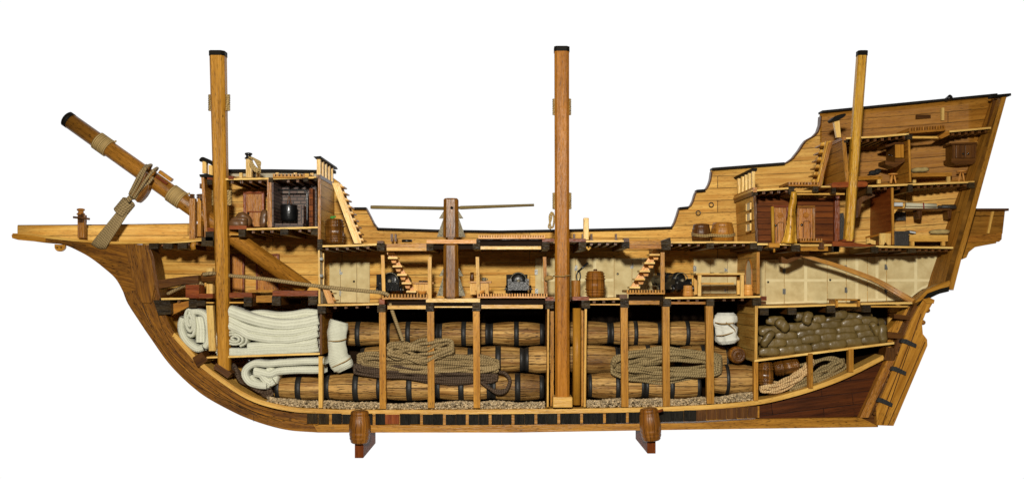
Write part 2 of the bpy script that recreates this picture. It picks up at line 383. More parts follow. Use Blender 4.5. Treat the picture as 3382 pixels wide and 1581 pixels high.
for x0, x1, tp, bt, mt, rw in ((487, 1060, None, None, 'lime_plank', 34), (1060, 2709, None, GD, 'lime_plank', 24), (1060, 2930, GD, None, 'shade_dark_lining', 14), (2709, 3285, None, QD, 'stern_plank', 14), (2709, 2930, QD, GD, 'lime_plank', 14), (2930, 3204, QD, None, 'lime_plank', 16)):
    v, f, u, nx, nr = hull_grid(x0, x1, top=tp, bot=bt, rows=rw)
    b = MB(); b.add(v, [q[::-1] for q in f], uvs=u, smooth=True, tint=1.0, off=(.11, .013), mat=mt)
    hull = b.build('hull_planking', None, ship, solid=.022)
# small bow bulwark of the beakhead
b = MB(); pts = [(60, 746, 790, .02), (200, 745, 797, .05), (350, 744, 803, .09), (500, 742, 800, .14), (640, 740, 796, .2), (700, 736, 796, .22)]
vv = []; uu = []
for x, y0, y1, d in pts:
    for k in range(5): y = lerp(y0, y1, k/4); vv.append(P(x, y, d)); uu.append((x/1000, y/1000))
b.add(vv, [(i*5+j, i*5+j+1, i*5+j+6, i*5+j+5) for i in range(len(pts)-1) for j in range(4)], uvs=uu, smooth=True, tint=1.1, off=(0, .022))
b.mats = ['lime_plank']; b.build('beakhead_bulwark', None, ship, solid=.01)
# rails that cap the hull edge
def sweep(name, pts3, w, h, mat, parent=ship):   # flat cap along a path: w in depth, h in height
    b = MB(); vs = []
    for i, p in enumerate(pts3):
        t = (pts3[min(i+1, len(pts3)-1)]-pts3[max(i-1, 0)]); t.y = 0; t.normalize(); nz = Vector((-t.z, 0, t.x))*h/2
        dy = Vector((0, w/2, 0)); vs += [p-nz-dy, p+nz-dy, p+nz+dy, p-nz+dy]
    n = len(pts3)
    fs = [(i*4+j, i*4+(j+1) % 4, (i+1)*4+(j+1) % 4, (i+1)*4+j) for i in range(n-1) for j in range(4)]+[(3, 2, 1, 0), ((n-1)*4, (n-1)*4+1, (n-1)*4+2, (n-1)*4+3)]
    b.add(vs, fs, 'x'); return b.build(name, mat, parent)
def railpts(x0, x1):
    xs = [x0]+[a for a, _ in TOP if x0 < a < x1]+[x1]
    out = []
    for a, c in zip(xs, xs[1:]):
        for k in range(3): x = lerp(a, c, k/3); out.append(P(x, interp(TOP, x)-2, hd(x, interp(TOP, x))))
    out.append(P(x1, interp(TOP, x1)-2, hd(x1, interp(TOP, x1)))); return out
for x0, x1, h in ((1170, 1211, .007), (1248, 2217, .007), (2241, 2270, .007), (2298, 2325, .008), (2349, 2586, .008), (2709, 3284, .007)):
    sweep('cap_rail', railpts(x0, x1), .045, h, 'black_rail')
for x0, x1 in ((1212, 1247), (2218, 2240), (2271, 2297), (2326, 2348), (2587, 2708)):
    sweep('edge_moulding', railpts(x0, x1), .032, .004, 'walnut')
sweep('cap_rail', [P(745, 565, .24), P(900, 565, .25), P(1108, 568, .25)], .03, .010, 'black_rail')
b = MB(); b.box(745, 569, 1090, 586, .256, .262); b.build('rail_panel', 'grey_panel', ship)
b = MB()
for x in (795, 851, 915, 975, 1030): b.box(x-5, 570, x+5, 587, .242, .255, tint=1.05); o = b.build('rail_post', 'pale_lime', ship); b = MB()
sweep('cap_rail', [P(62, 745, .02), P(350, 743, .09), P(640, 739, .2)], .014, .004, 'walnut')

# ---------------------------------------------------------------- stem, keel, stern timbers (the sawn front faces)
OUT = cr2([(38, 776), (60, 788), (144, 801), (210, 808), (262, 830), (302, 853), (345, 886), (381, 919), (405, 960), (420, 998), (453, 1050), (499, 1118), (565, 1208), (656, 1293), (748, 1348), (840, 1389), (945, 1418), (1050, 1427)])
IN = cr2([(487, 808), (500, 850), (518, 940), (529, 990), (547, 1040), (575, 1095), (620, 1160), (672, 1216), (758, 1284), (840, 1332), (930, 1358), (1015, 1366)])
MID = cr2([(430, 806), (440, 860), (455, 940), (480, 1030), (530, 1120), (600, 1200), (680, 1266), (780, 1330), (880, 1372), (1015, 1400)])
def between(name, A, Bc, d0, d1, mat, n=60, parent=ship):
    def res(c):
        L = [0]
        for p, q in zip(c, c[1:]): L.append(L[-1]+math.dist(p, q))
        o = []
        for i in range(n+1):
            t = L[-1]*i/n; k = max(j for j in range(len(L)) if L[j] <= t+1e-9); k = min(k, len(c)-2); f = (t-L[k])/max(1e-9, L[k+1]-L[k]); o.append((lerp(c[k][0], c[k+1][0], f), lerp(c[k][1], c[k+1][1], f)))
        return o, L[-1]
    a, la = res(A); c, lc = res(Bc); b = MB(); vs = []; us = []
    for i in range(n+1):
        wd = math.dist(a[i], c[i])/1000
        for (x, y), d, e in ((a[i], d0, 0), (c[i], d0, wd), (c[i], d1, wd+d1-d0), (a[i], d1, 2*wd+d1-d0)):
            q = P(x, y, d0); vs.append(Vector((q.x, d, q.z))); us.append((i/n*(la+lc)/2000, e))
    fs = [(i*4+j, i*4+(j+1) % 4, (i+1)*4+(j+1) % 4, (i+1)*4+j) for i in range(n) for j in range(4)]+[(3, 2, 1, 0), (n*4, n*4+1, n*4+2, n*4+3)]
    b.add(vs, fs, uvs=us, tint=1.0); return b.build(name, mat, parent)
stemO = [p for p in OUT if p[0] > 405]; midO = MID
between('stem_post', stemO, [p for p in MID if p[1] > 940]+[(1050, 1404)], 0.0, .035, 'stem_wood')
between('stem_apron', MID, IN, .004, .05, 'stem_wood')
# knee of the head
def seam(curve, d=-.0006, r=.0007):
    b = MB(); b.tube([P(x, y, d) for x, y in curve], r, 5); b.build('timber_seam', 'black_rail', ship)
def mixcurve(a, c, t, k0=.0, k1=1.0, n=40):
    o = []
    for i in range(n+1):
        q = lerp(k0, k1, i/n); p = a[int(q*(len(a)-1))]; r = c[int(q*(len(c)-1))]; o.append((lerp(p[0], r[0], t), lerp(p[1], r[1], t)))
    return cr2(o[::4], 4)
seam([p for p in MID if p[1] > 900]); seam(cr2([(462, 1010), (492, 1066), (532, 1128), (592, 1202), (680, 1278), (760, 1326), (850, 1372)])); seam(cr2([(505, 1115), (600, 1235), (700, 1300), (820, 1352), (930, 1392)])); seam(cr2([(838, 1391), (838, 1370)])); seam(cr2([(512, 1000), (540, 1090), (600, 1180), (690, 1256), (800, 1330), (905, 1362)]), .003)
head = [p for p in OUT if p[0] <= 408]+[(440, 1010), (462, 990), (452, 860), (440, 800), (300, 795), (144, 786), (60, 776)]
b = MB(); b.prism(head, .002, .03, (1, .25)); lab(b.build('knee_of_the_head', 'stem_wood', ship), 'knee of the head under the beak')
b = MB(); b.prism([(414, 808), (484, 808), (500, 860), (512, 940), (500, 1000), (470, 1000), (440, 930), (425, 870)], -.004, .02, (.18, 1)); b.build('stem_cheek', 'stem_wood', ship)
b = MB(); b.prism(cr2([(41, 770), (120, 773), (260, 790), (357, 797), (480, 796), (600, 790), (682, 784)])+cr2([(682, 790), (600, 797), (480, 804), (357, 805), (260, 798), (120, 784), (41, 782)]), -.006, .03); b.build('head_rail', 'lime', ship)
b = MB(); b.prism(cr2([(38, 775), (60, 772), (110, 778), (150, 786)])+[(150, 800), (60, 792), (40, 786)], -.008, .03); b.build('beak_tip', 'honey', ship)
b = MB(); b.prism(cr2([(180, 806), (181, 820), (190, 829), (203, 829), (213, 820), (214, 808)]), 0, .012); k = b.build('bee_block', 'honey', ship)
for x in (189, 202): b = MB(); b.lathe(P(x, 817, -.001), (0, 1, 0), [(0, .003), (.003, .003)], 8); b.build('hole', 'walnut', k)
# inner rib at bow
between('bow_frame', [(481, 808), (497, 850), (510, 930), (524, 985), (527, 990)], [(492, 808), (508, 850), (521, 930), (531, 985), (533, 990)], -.003, .07, 'walnut', 20)
# keelson
KT = cr2([(575, 1098), (582, 1103), (620, 1145), (670, 1198), (758, 1264), (824, 1304), (890, 1328), (978, 1345), (1066, 1349), (1150, 1352), (1500, 1352), (2000, 1347), (2300, 1338), (2489, 1322), (2608, 1297), (2718, 1263), (2806, 1227), (2916, 1172)])
def shift(c, d):
    o = []
    for i, p in enumerate(c):
        q0 = c[max(0, i-1)]; q1 = c[min(len(c)-1, i+1)]; dx = q1[0]-q0[0]; dy = q1[1]-q0[1]; l = math.hypot(dx, dy); o.append((p[0]-dy/l*d, p[1]+dx/l*d))
    return o
between('keelson', KT, shift(KT, 15), -.002, .07, 'lime', 160)
# row of floor timbers between keelson and keel
x = 1013; i = 0
def ytop(x): return interp([(1000, 1364), (1500, 1366), (2000, 1363), (2300, 1352), (2508, 1338)], x)
seq = []
x = 1014
for w in (36, 36, 3): pass
for x in (1014, 1051): seq.append((x, x+35, 'end_grain'))
for x in (1096, 1130, 1164, 1198, 1240): seq.append((x, x+32, 'coal_wood'))
seq.append((1272, 1318, 'mahogany'))
x = 1321
while x < 2170: seq.append((x, x+33, 'coal_wood')); seq.append((x+33.5, x+66, 'coal_wood')); x += 75.6
for x in range(2178, 2262, 41): seq.append((x, x+39, 'coal_wood'))
for x in range(2266, 2500, 34): seq.append((x, x+32, 'walnut'))
for a, c, mt in seq:
    b = MB(); yt = ytop(a); jb = R.uniform(-2, 2); b.box(a, yt, c, yt+35+jb, -.004+R.uniform(0, .004), .04, 'z'); b.build('floor_timber', mt, ship)
b = MB(); b.prism([(1010, 1366), (1500, 1368), (2000, 1364), (2300, 1354), (2508, 1340), (2508, 1378), (2300, 1390), (1700, 1400), (1300, 1402), (1015, 1400)], .006, .04); b.build('filling_strip', 'honey', ship)
# keel
b = MB(); b.prism([(1035, 1401), (1300, 1403), (1700, 1402), (2300, 1396), (2500, 1383), (2843, 1378), (2894, 1403), (2900, 1409), (2600, 1413), (2300, 1417), (1700, 1427), (1050, 1427)], -.002, .045); lab(b.build('keel', 'honey', ship), 'long yellowish keel with dark grain')
# lower after planking
b = MB(); b.prism([(2506, 1338), (2608, 1314), (2718, 1281), (2806, 1246), (2916, 1192), (2934, 1192), (2846, 1382), (2500, 1384)], .02, .05, (1, -.12), off=(0, 0), tint=1.0); lab(b.build('deadwood_planking', 'red_bottom_plank', ship), 'dark reddish planking below the after hold')
# stern post
b = MB(); b.prism([(2928, 1190), (2954, 1190), (2868, 1378), (2840, 1378)], -.006, .05, (-.42, 1)); b.build('stern_post', 'oak', ship)
b = MB(); b.prism([(2928, 1145), (2955, 1150), (2958, 1172), (2950, 1190), (2920, 1188)], -.01, .05, 'z'); b.build('stern_knee', 'walnut', ship)
b = MB(); b.prism([(2958, 1130), (2975, 1100), (3020, 1005), (3034, 1000), (3030, 1025), (2985, 1120), (2955, 1195), (2915, 1290), (2893, 1345), (2872, 1378), (2866, 1378), (2890, 1330), (2930, 1235)], .002, .04, (-.42, 1)); b.build('rudder_gap_lining', 'walnut', ship)
b = MB(); b.prism([(3000, 1012), (3020, 1010), (2960, 1130), (2945, 1145), (2920, 1150), (2925, 1100)], .03, .08, (-.42, 1)); b.build('inner_stern_post', 'honey', ship)
for (x0, y0, x1, y1) in ((2953, 1036, 3005, 1052), (2932, 1094, 2984, 1116)):
    b = MB(); b.prism([(x0, y0), (x1, y0+6), (x1-2, y1+4), (x0, y1-2)], -.006, .03); b.build('stern_hook', 'walnut', ship)
# rudder
rud = MB(); rud.prism(cr2([(3050, 988), (3030, 1020), (3004, 1070), (2985, 1120)], 5)+[(2950, 1215), (2918, 1295), (2894, 1345), (2896, 1403), (2951, 1405), (3063, 1140), (3062, 1120), (3048, 1102), (3045, 1065), (3057, 1035), (3072, 1015), (3085, 992), (3068, 984)], -.01, .022, (-.42, 1), mat='honey')
ru = rud.build('rudder', None, ship); lab(ru, 'honey coloured rudder at the stern with black straps')
for a, c in (((3042, 1035), (2915, 1400)), ((3055, 1128), (2935, 1400)), ((3004, 1130), (2925, 1330))):
    b = MB(); b.bar(P(*a, -.0105), P(*c, -.0105), .0026, .002); b.build('rudder_seam', 'walnut', ru)
b = MB(); b.prism([(3048, 988), (3070, 982), (3087, 990), (3084, 1002), (3060, 1000)], -.016, .026); b.build('rudder_head', 'honey', ru)
for x, y in ((3061, 1024), (3046, 1064)): b = MB(); b.ball(P(x, y, .005), (.010, .014, .009)); b.build('rudder_scroll', 'oak', ru)
for (x0, y0) in ((2980, 1118), (2946, 1209), (2901, 1313)):
    b = MB(); b.prism([(x0, y0), (x0+14, y0+1), (x0+48, y0+18), (x0+45, y0+30), (x0+8, y0+15), (x0-6, y0+12)], -.017, .03, 'x'); s = b.build('rudder_strap', 'black_band', ru)
    b = MB(); b.prism([(x0-8, y0+26), (x0+6, y0+28), (x0+2, y0+46), (x0-12, y0+44)], -.006, .02, 'z'); b.prism([(x0-16, y0+50), (x0+8, y0+56), (x0+6, y0+60), (x0-16, y0+56)], -.008, .02); b.build('pintle', 'walnut', s)
b = MB(); b.prism([(2838, 1376), (2870, 1372), (2898, 1345), (2900, 1408), (2894, 1404)], .012, .04); b.build('sternpost_foot', 'walnut', ship)

# ---------------------------------------------------------------- stern: transom, outer edge board, gallery
TR = [(3328, 316), (3240, 580), (3212, 675), (3182, 783), (3160, 856), (3134, 951)]
b = MB(); vs = []; us = []
for i, (x, y) in enumerate(TR+[(3105, 968), (3062, 985), (3030, 1010)]):
    h = interp([(319, .09), (951, .12), (1010, .02)], y)
    for k in range(5): d = lerp(.0, h+.01, k/4); p = W(x-6-0*k, y, d); vs.append(p); us.append((y/1000, d))
n = len(TR)+3
b.add(vs, [(i*5+j, i*5+j+1, i*5+j+6, i*5+j+5) for i in range(n-1) for j in range(4)], uvs=us, tint=.9, off=(0, 0)); b.mats = ['stern_plank']; b.build('transom', None, ship, solid=.012)
b = MB(); b.prism([(3308, 322), (3325, 318), (3253, 580), (3227, 675), (3197, 783), (3175, 856), (3149, 958), (3134, 951), (3158, 856), (3180, 783), (3210, 675), (3236, 580)], -.004, .02, (-.3, 1)); b.build('transom_edge_board', 'honey', ship)
b = MB(); b.prism([(3020, 1000), (3062, 955), (3100, 938), (3136, 925), (3142, 955), (3110, 966), (3070, 984), (3048, 990)], -.002, .03, (1, -.4)); b.build('counter_timber', 'honey', ship)
b = MB(); b.prism([(3030, 1008), (3066, 968), (3110, 952), (3136, 946), (3134, 962), (3100, 970), (3068, 986), (3046, 1000)], -.008, .03, (1, -.4)); b.build('counter_moulding', 'black_rail', ship)
sweep('taffrail_cap', [P(3270, 321, .0), P(3300, 318, .0), P(3332, 315, .0)], .03, .008, 'black_rail')
b = MB(); b.prism([(3284, 328), (3310, 325), (3285, 415), (3262, 415)], .03, .04, (-.3, 1)); b.build('stern_bracket', 'walnut', ship)
gal = MB(); gal.prism([(3216, 695), (3320, 690), (3311, 770), (3300, 786), (3185, 783)], .06, .09, 'x', off=(0, .01), tint=.72, mat='stern_plank'); g = gal.build('stern_gallery', None, ship); lab(g, 'small planked gallery jutting out behind the stern')
b = MB(); b.box(3205, 688, 3332, 696, .05, .2); b.build('gallery_rail', 'walnut', g)
b = MB(); b.prism([(3276, 698), (3284, 698), (3268, 770), (3261, 770)], .052, .062, 'z'); b.build('gallery_post', 'lime', g)
b = MB(); b.prism([(3182, 782), (3310, 768), (3308, 790), (3300, 798), (3176, 800)], .045, .2); b.build('gallery_floor', 'oak', g)
b = MB(); b.prism([(3176, 798), (3292, 792), (3290, 803), (3250, 810), (3220, 816), (3200, 832), (3192, 850), (3178, 856), (3162, 856)], .05, .12); b.build('gallery_bracket', 'honey', g)

# ---------------------------------------------------------------- decks
def joists(parent, x0, x1, yf, skip, h=9, w=9, pitch=31, d0=.012, dmax=.27):
    x = x0+14
    while x < x1-12:
        if not any(a-10 < x < c+10 for a, c in skip):
            y = yf(x); dd = min(dmax, hd(x, y)-.01); b = MB(); p0 = W(x, y, d0); p1 = W(x+w, y+h, max(d0+.03, dd)); b.wbox(p0, p1, 'y'); b.build('deck_joist', 'brown_joist', parent)
        x += pitch
def deck(name, pts, beams=(), th=6, mat='pale_lime', strip=True, jpitch=31, dmax=None, d0=-.003, top='lime_plank', dback=None):
    b = MB(); vs = []; us = []; n = len(pts)
    for x, y in pts:
        dd = dback if dback else hd(x, y)+.004
        for px, py, d in ((x, y, d0), (x, y+th, d0), (x, y+th, dd), (x, y, dd)): vs.append(W(px, py, d))
    fs = []
    b.add(vs, [(i*4+0, i*4+1, (i+1)*4+1, (i+1)*4+0) for i in range(n-1)], 'x', mat=mat, tint=1.08)
    b.add(vs, [(i*4+1, i*4+2, (i+1)*4+2, (i+1)*4+1) for i in range(n-1)], 'x', mat='brown_joist', tint=.9)
    b.add(vs, [(i*4+2, i*4+3, (i+1)*4+3, (i+1)*4+2) for i in range(n-1)]+[(i*4+3, i*4+0, (i+1)*4+0, (i+1)*4+3) for i in range(n-1)], 'x', mat=top, tint=1.0, off=(0, 0))
    b.add(vs, [(3, 2, 1, 0), (n*4-4, n*4-3, n*4-2, n*4-1)], 'y', mat=mat)
    o = b.build(name, None, ship)
    yf = lambda x: interp(pts, x)+th+.5
    if jpitch: joists(o, pts[0][0], pts[-1][0], yf, [(q[0], q[2]) for q in beams], pitch=jpitch)
    return o
def beam(parent, x0, y0, x1, y1, mat='end_grain', dmax=None):
    xm = (x0+x1)/2; dd = min(dmax or .9, hd(xm, (y0+y1)/2)+.004); b = MB()
    b.wbox(W(x0, y0, -.009), W(x1, y1, .006), 'x', mat=mat); b.wbox(W(x0+.8, y0+.8, .006), W(x1-.8, y1-.8, max(.05, dd)), 'y', mat='brown_joist', tint=.95)
    return b.build('deck_beam', None, parent)
def piece(name, x0, y0, x1, y1, mat, d0=-.006, d1=.02, parent=ship, grain=None, bevel=0, **k):
    b = MB(); b.box(x0, y0, x1, y1, d0, d1, grain, **k); return b.build(name, mat, parent, bevel=bevel)
def grating(x0, y0, x1, y1, mat='honey', d0=-.012, dd=.11, n=None, skew=0):
    b = MB(); n = n or max(5, int((x1-x0)/12)); h = y1-y0
    f = lambda x: y0+skew*(x-x0)/(x1-x0)
    b.prism([(x0, f(x0)+h*.62), (x1, f(x1)+h*.62), (x1, f(x1)+h), (x0, f(x0)+h)], d0, d0+.008)
    b.prism([(x0, f(x0)+h*.62), (x1, f(x1)+h*.62), (x1, f(x1)+h), (x0, f(x0)+h)], dd-.008, dd)
    for q in (.2, .4, .6, .8):
        d = lerp(d0, dd, q); b.prism([(x0+1, f(x0)+h*.66), (x1-1, f(x1)+h*.66), (x1-1, f(x1)+h*.95), (x0+1, f(x0)+h*.95)], d, d+.006)
    for i in range(n+1):
        x = lerp(x0, x1-(x1-x0)/n*.5, i/n); w = (x1-x0)/n*.5; y = f(x); p = P(x, y, d0); q = P(x+w, y+h*.62, d0)
        b.wbox((p.x, d0, p.z), (q.x, dd, q.z), 'y')
    return b.build('grating', mat, ship)

# beakhead deck and the forecastle floor
dk = deck('beakhead_deck', [(487, 798), (560, 797), (620, 794), (682, 788)], jpitch=28)
for x in (495, 542, 590): beam(dk, x, 803, x+30, 822)
dk = deck('galley_deck', [(815, 754), (900, 752), (1050, 748)], beams=[(928, 0, 953, 0), (1030, 0, 1050, 0)])
beam(dk, 928, 756, 953, 776); beam(dk, 1029, 754, 1051, 776); beam(dk, 790, 758, 812, 782)
piece('deck_step', 757, 745, 814, 757, 'mahogany', -.004, .12); piece('deck_carling', 757, 772, 790, 776, 'lime')
o = piece('deck_step', 680, 752, 706, 765, 'mahogany', -.002, .1); beam(dk, 681, 765, 708, 795); beam(dk, 668, 783, 706, 812)
# forecastle top
dk = deck('forecastle_deck', [(745, 589), (900, 587), (1052, 583)], beams=[(885, 0, 905, 0), (1008, 0, 1020, 0), (1040, 0, 1052, 0)], top='lime_plank')
beam(dk, 889, 588, 903, 602); beam(dk, 1004, 588, 1019, 600); beam(dk, 1039, 588, 1051, 598); piece('deck_step', 754, 581, 771, 592, 'mahogany', -.008, .1)
beam(dk, 686, 594, 702, 610); piece('deck_step', 684, 582, 702, 596, 'mahogany', -.008, .1)
grating(901, 574, 1006, 588, 'honey', dd=.13); piece('hatch_slope', 1006, 573, 1020, 586, 'lime', -.008, .12)
# weather deck in the waist
dk = deck('weather_deck', [(1059, 810), (1150, 808), (1244, 804)], jpitch=34); wd = dk
beam(dk, 1050, 790, 1066, 824)
piece('beam_cap', 1246, 795, 1266, 803, 'walnut', -.006, .03); beam(dk, 1246, 803, 1271, 828)
b = MB(); b.wbox(W(1277, 805, 0), W(1409, 817, .012)); b.build('hatch_coaming', 'honey', ship); piece('hatch_ledge', 1277, 817.5, 1409, 828, 'lime', 0, .02)
beam(dk, 1409, 804, 1432, 827)
dk = deck('weather_deck', [(1271, 800), (1410, 797), (1570, 795), (1800, 792), (1935, 792)], mat='honey', jpitch=0, d0=.12, th=5)
piece('partner_plank', 1409, 791, 1573, 804, 'pink_wood', -.01, .13)
beam(wd, 1562, 792, 1586, 823); grating(1580, 776, 1800, 788, 'pink_wood', n=26, dd=.13)
piece('hatch_coaming', 1574, 787, 1800, 791, 'walnut', -.002, .13); piece('hatch_ledge', 1587, 813, 1787, 823, 'pale_lime', -.004, .02)
beam(wd, 1791, 799, 1814, 824); piece('partner_plank', 1791, 788, 1830, 798, 'mahogany', -.01, .13)
piece('partner_plank', 1880, 788, 1935, 798, 'mahogany', -.01, .13); beam(wd, 1911, 799, 1935, 826)
dk = deck('weather_deck', [(1935, 794), (2000, 793), (2062, 793)], jpitch=27); piece('beam_cap', 2060, 785, 2078, 799, 'walnut', -.006, .03); beam(dk, 2053, 799, 2078, 820)
b = MB(); b.wbox(W(2078, 795, 0), W(2184, 808, .012)); b.build('hatch_coaming', 'honey', ship); piece('hatch_ledge', 2078, 808.5, 2184, 821, 'oak', 0, .02)
dk = deck('weather_deck', [(2200, 797), (2350, 797), (2499, 797)], beams=[(2332, 0, 2356, 0), (2476, 0, 2499, 0)], jpitch=30)
b = MB(); b.prism([(2184, 795), (2214, 784), (2216, 800), (2186, 824)], -.012, .16); b.build('deck_lodging_beam', 'end_grain', dk)
beam(dk, 2184, 799, 2214, 825); beam(dk, 2332, 802, 2356, 820); beam(dk, 2476, 802, 2499, 822)
# main deck aft (cabin floor)
dk = deck('cabin_deck', [(2500, 803), (2600, 804), (2645, 806)], jpitch=26)
beam(dk, 2500, 810, 2514, 828); beam(dk, 2612, 808, 2640, 830)
dk = deck('cabin_deck', [(2892, 811), (3000, 813), (3147, 815)], beams=[(2996, 0, 3024, 0)], jpitch=22); cab = dk
beam(dk, 2750, 814, 2768, 832); beam(dk, 2875, 815, 2898, 834); beam(dk, 2996, 819, 3022, 834); beam(dk, 2745, 812, 2769, 832)
piece('hatch_ledge', 2645, 806, 2728, 813, 'pale_lime', 0, .02); piece('hatch_ledge', 2645, 815, 2735, 828, 'honey', .01, .03); piece('beam_cap', 2706, 798, 2722, 822, 'walnut', -.006, .1)
piece('deck_strip', 2722, 806, 2750, 812, 'pale_lime', -.002, .2)
grating(2643, 787, 2716, 800, 'oak', n=8)
b = MB(); b.prism([(2750, 796), (2788, 797), (2892, 811), (2860, 815), (2750, 812)], -.012, .06); lab(b.build('mizzen_step_wedge', 'mahogany', ship), 'dark red wedge under the mizzen mast')
piece('shelf_bracket', 2540, 802, 2575, 817, 'honey', -.02, .05); b = MB(); b.tube([P(2557, 817, 0), P(2557, 833, 0)], .0035); b.build('shelf_peg', 'honey', ship)
# quarterdeck
dk = deck('quarter_deck', [(2482, 627), (2540, 623), (2616, 618)], jpitch=25); beam(dk, 2484, 632, 2500, 646); beam(dk, 2603, 626, 2620, 642)
grating(2605, 601, 2703, 615, 'oak', n=9)
piece('hatch_ledge', 2628, 628, 2682, 635, 'lime', .01, .03); piece('hatch_ledge', 2628, 638, 2790, 643, 'lime', .02, .03)
beam(dk, 2603, 612, 2622, 626); beam(dk, 2745, 618, 2758, 640); beam(dk, 2683, 616, 2700, 634)
piece('deck_strip', 2709, 614, 2748, 619, 'pale_lime', -.002, .2)
b = MB(); b.prism(cr2([(2746, 612), (2749, 604), (2760, 602)], 3)+cr2([(2850, 598), (2862, 600), (2866, 606)], 3)+[(2864, 614), (2858, 617), (2750, 619)], -.014, .06); b.build('partner_plank', 'mahogany', ship)
dk = deck('quarter_deck', [(2866, 612), (3000, 607), (3217, 598)], beams=[(2861, 0, 2881, 0), (2997, 0, 3012, 0)], jpitch=22); beam(dk, 2861, 617, 2877, 640); beam(dk, 2996, 610, 3011, 634); beam(dk, 3196, 603, 3215, 622)
# poop deck
dk = deck('poop_deck', [(2780, 455), (2900, 449), (3001, 440)], beams=[(2786, 0, 2798, 0)], jpitch=24); beam(dk, 2786, 461, 2797, 472); beam(dk, 2992, 446, 3010, 462)
grating(3004, 422, 3122, 441, 'oak', n=13, skew=-9, dd=.1)
piece('hatch_ledge', 3008, 450, 3100, 457, 'lime', .0, .02); b = MB(); b.prism([(3098, 452), (3124, 434), (3136, 434), (3136, 446), (3110, 458)], -.008, .05); b.build('deck_lodging_beam', 'oak', ship)
dk = deck('poop_deck', [(3134, 432), (3272, 420)], jpitch=22)
# gun deck
gd = deck('gun_deck', [(528, 984), (624, 982)], jpitch=40)
b = MB(); b.prism([(506, 990), (562, 992), (564, 1036), (524, 1040)], -.008, .06); b.build('deck_beam', 'end_grain', gd)
beam(gd, 626, 989, 652, 1015); beam(gd, 652, 992, 680, 1010)
piece('deck_step', 625, 969, 702, 984, 'mahogany', -.008, .08); piece('deck_step', 757, 966, 832, 983, 'mahogany', -.008, .1); piece('deck_step', 900, 959, 1049, 977, 'mahogany', -.008, .12)
piece('deck_carling', 668, 997, 705, 1001, 'lime', .004); piece('deck_carling', 757, 996, 808, 1001, 'lime', .004)
beam(gd, 807, 980, 833, 1011); beam(gd, 900, 977, 928, 1008); beam(gd, 1020, 977, 1048, 1006)
dk = deck('gun_deck', [(640, 988), (900, 982), (1050, 978)], mat='walnut', jpitch=0, d0=.1, th=6)
piece('hatch_ledge', 820, 957, 905, 964, 'honey', -.004, .1); piece('hatch_ledge', 846, 976, 900, 998, 'honey', .0, .02); piece('hatch_back', 846, 966, 900, 974, 'lime', .1, .11)
dk = deck('gun_deck', [(1050, 1004), (1150, 1003), (1252, 1000)], jpitch=36); beam(dk, 1050, 1009, 1077, 1034)
beam(dk, 1247, 1006, 1274, 1030); piece('beam_cap', 1252, 987, 1270, 1004, 'mahogany', -.01, .04)
grating(1262, 971, 1412, 988, 'honey', n=14, dd=.15); piece('hatch_ledge', 1280, 1008, 1406, 1020, 'lime', 0, .02); 
beam(dk, 1407, 1000, 1433, 1028); piece('partner_plank', 1407, 985, 1585, 998, 'pale_lime', -.01, .13); beam(dk, 1560, 999, 1587, 1027); piece('hatch_ledge', 1435, 1011, 1560, 1015, 'pale_lime', .0, .02)
grating(1576, 969, 1808, 984, 'pink_wood', n=26, dd=.15); piece('hatch_ledge', 1590, 1006, 1793, 1018, 'lime', 0, .02)
dk = deck('gun_deck', [(1274, 990), (1560, 990), (1800, 988), (1940, 988)], mat='walnut', jpitch=0, d0=.14, th=8)
piece('partner_plank', 1801, 980, 1829, 992, 'mahogany', -.012, .1); beam(dk, 1801, 993, 1828, 1019)
piece('partner_plank', 1891, 979, 1945, 991, 'mahogany', -.012, .1); beam(dk, 1920, 992, 1948, 1017)
dk = deck('gun_deck', [(1945, 985), (2058, 983)], jpitch=32); piece('deck_carling', 1948, 1003, 2048, 1007, 'lime', .004)
piece('beam_cap', 2046, 972, 2072, 986, 'walnut', -.01, .1); beam(dk, 2048, 987, 2076, 1015)
grating(2070, 957, 2196, 971, 'honey', n=13, dd=.13); piece('hatch_ledge', 2077, 992, 2178, 1005, 'honey', 0, .02)
dk = deck('gun_deck', [(2196, 981), (2350, 979), (2512, 976)], beams=[(2332, 0, 2357, 0), (2484, 0, 2512, 0)], jpitch=30)
beam(dk, 2189, 985, 2215, 1012); beam(dk, 2332, 985, 2357, 1010); beam(dk, 2484, 983, 2512, 1008); piece('deck_carling', 2216, 996, 2330, 1004, 'oak', .006)
piece('beam_cap', 2512, 978, 2532, 992, 'mahogany', -.008, .05); piece('beam_cap', 2512, 994, 2530, 1004, 'walnut', -.008, .05)
dk = deck('gun_room_deck', [(2504, 1010), (2620, 1008), (2760, 1003)], jpitch=0); d2 = dk
for x, y in ((2508, 1016), (2600, 1014), (2728, 1008)): beam(dk, x, y, x+28, y+24)
dk = deck('gun_room_deck', [(2842, 1000), (2930, 998), (3012, 997)], jpitch=0); beam(dk, 2846, 1007, 2873, 1030); piece('deck_carling', 2876, 1009, 2998, 1014, 'lime', .004)
h = MB(); h.box(2760, 990, 2768, 1014, -.012, .06, mat='honey'); h.box(2832, 988, 2840, 1012, -.012, .06, mat='honey'); h.box(2768, 1002, 2832, 1012, -.004, .004, mat='lime'); h.box(2757, 987, 2842, 992, -.012, .07, mat='honey'); h.build('hatch_box', None, ship)
# hold shelves
dk = deck('hold_shelf', [(683, 1177), (900, 1169), (1060, 1164)], jpitch=0, th=6, d0=-.002); dk2 = deck('hold_shelf', [(2491, 1187), (2700, 1160), (2952, 1128)], jpitch=0, th=7, d0=-.004)

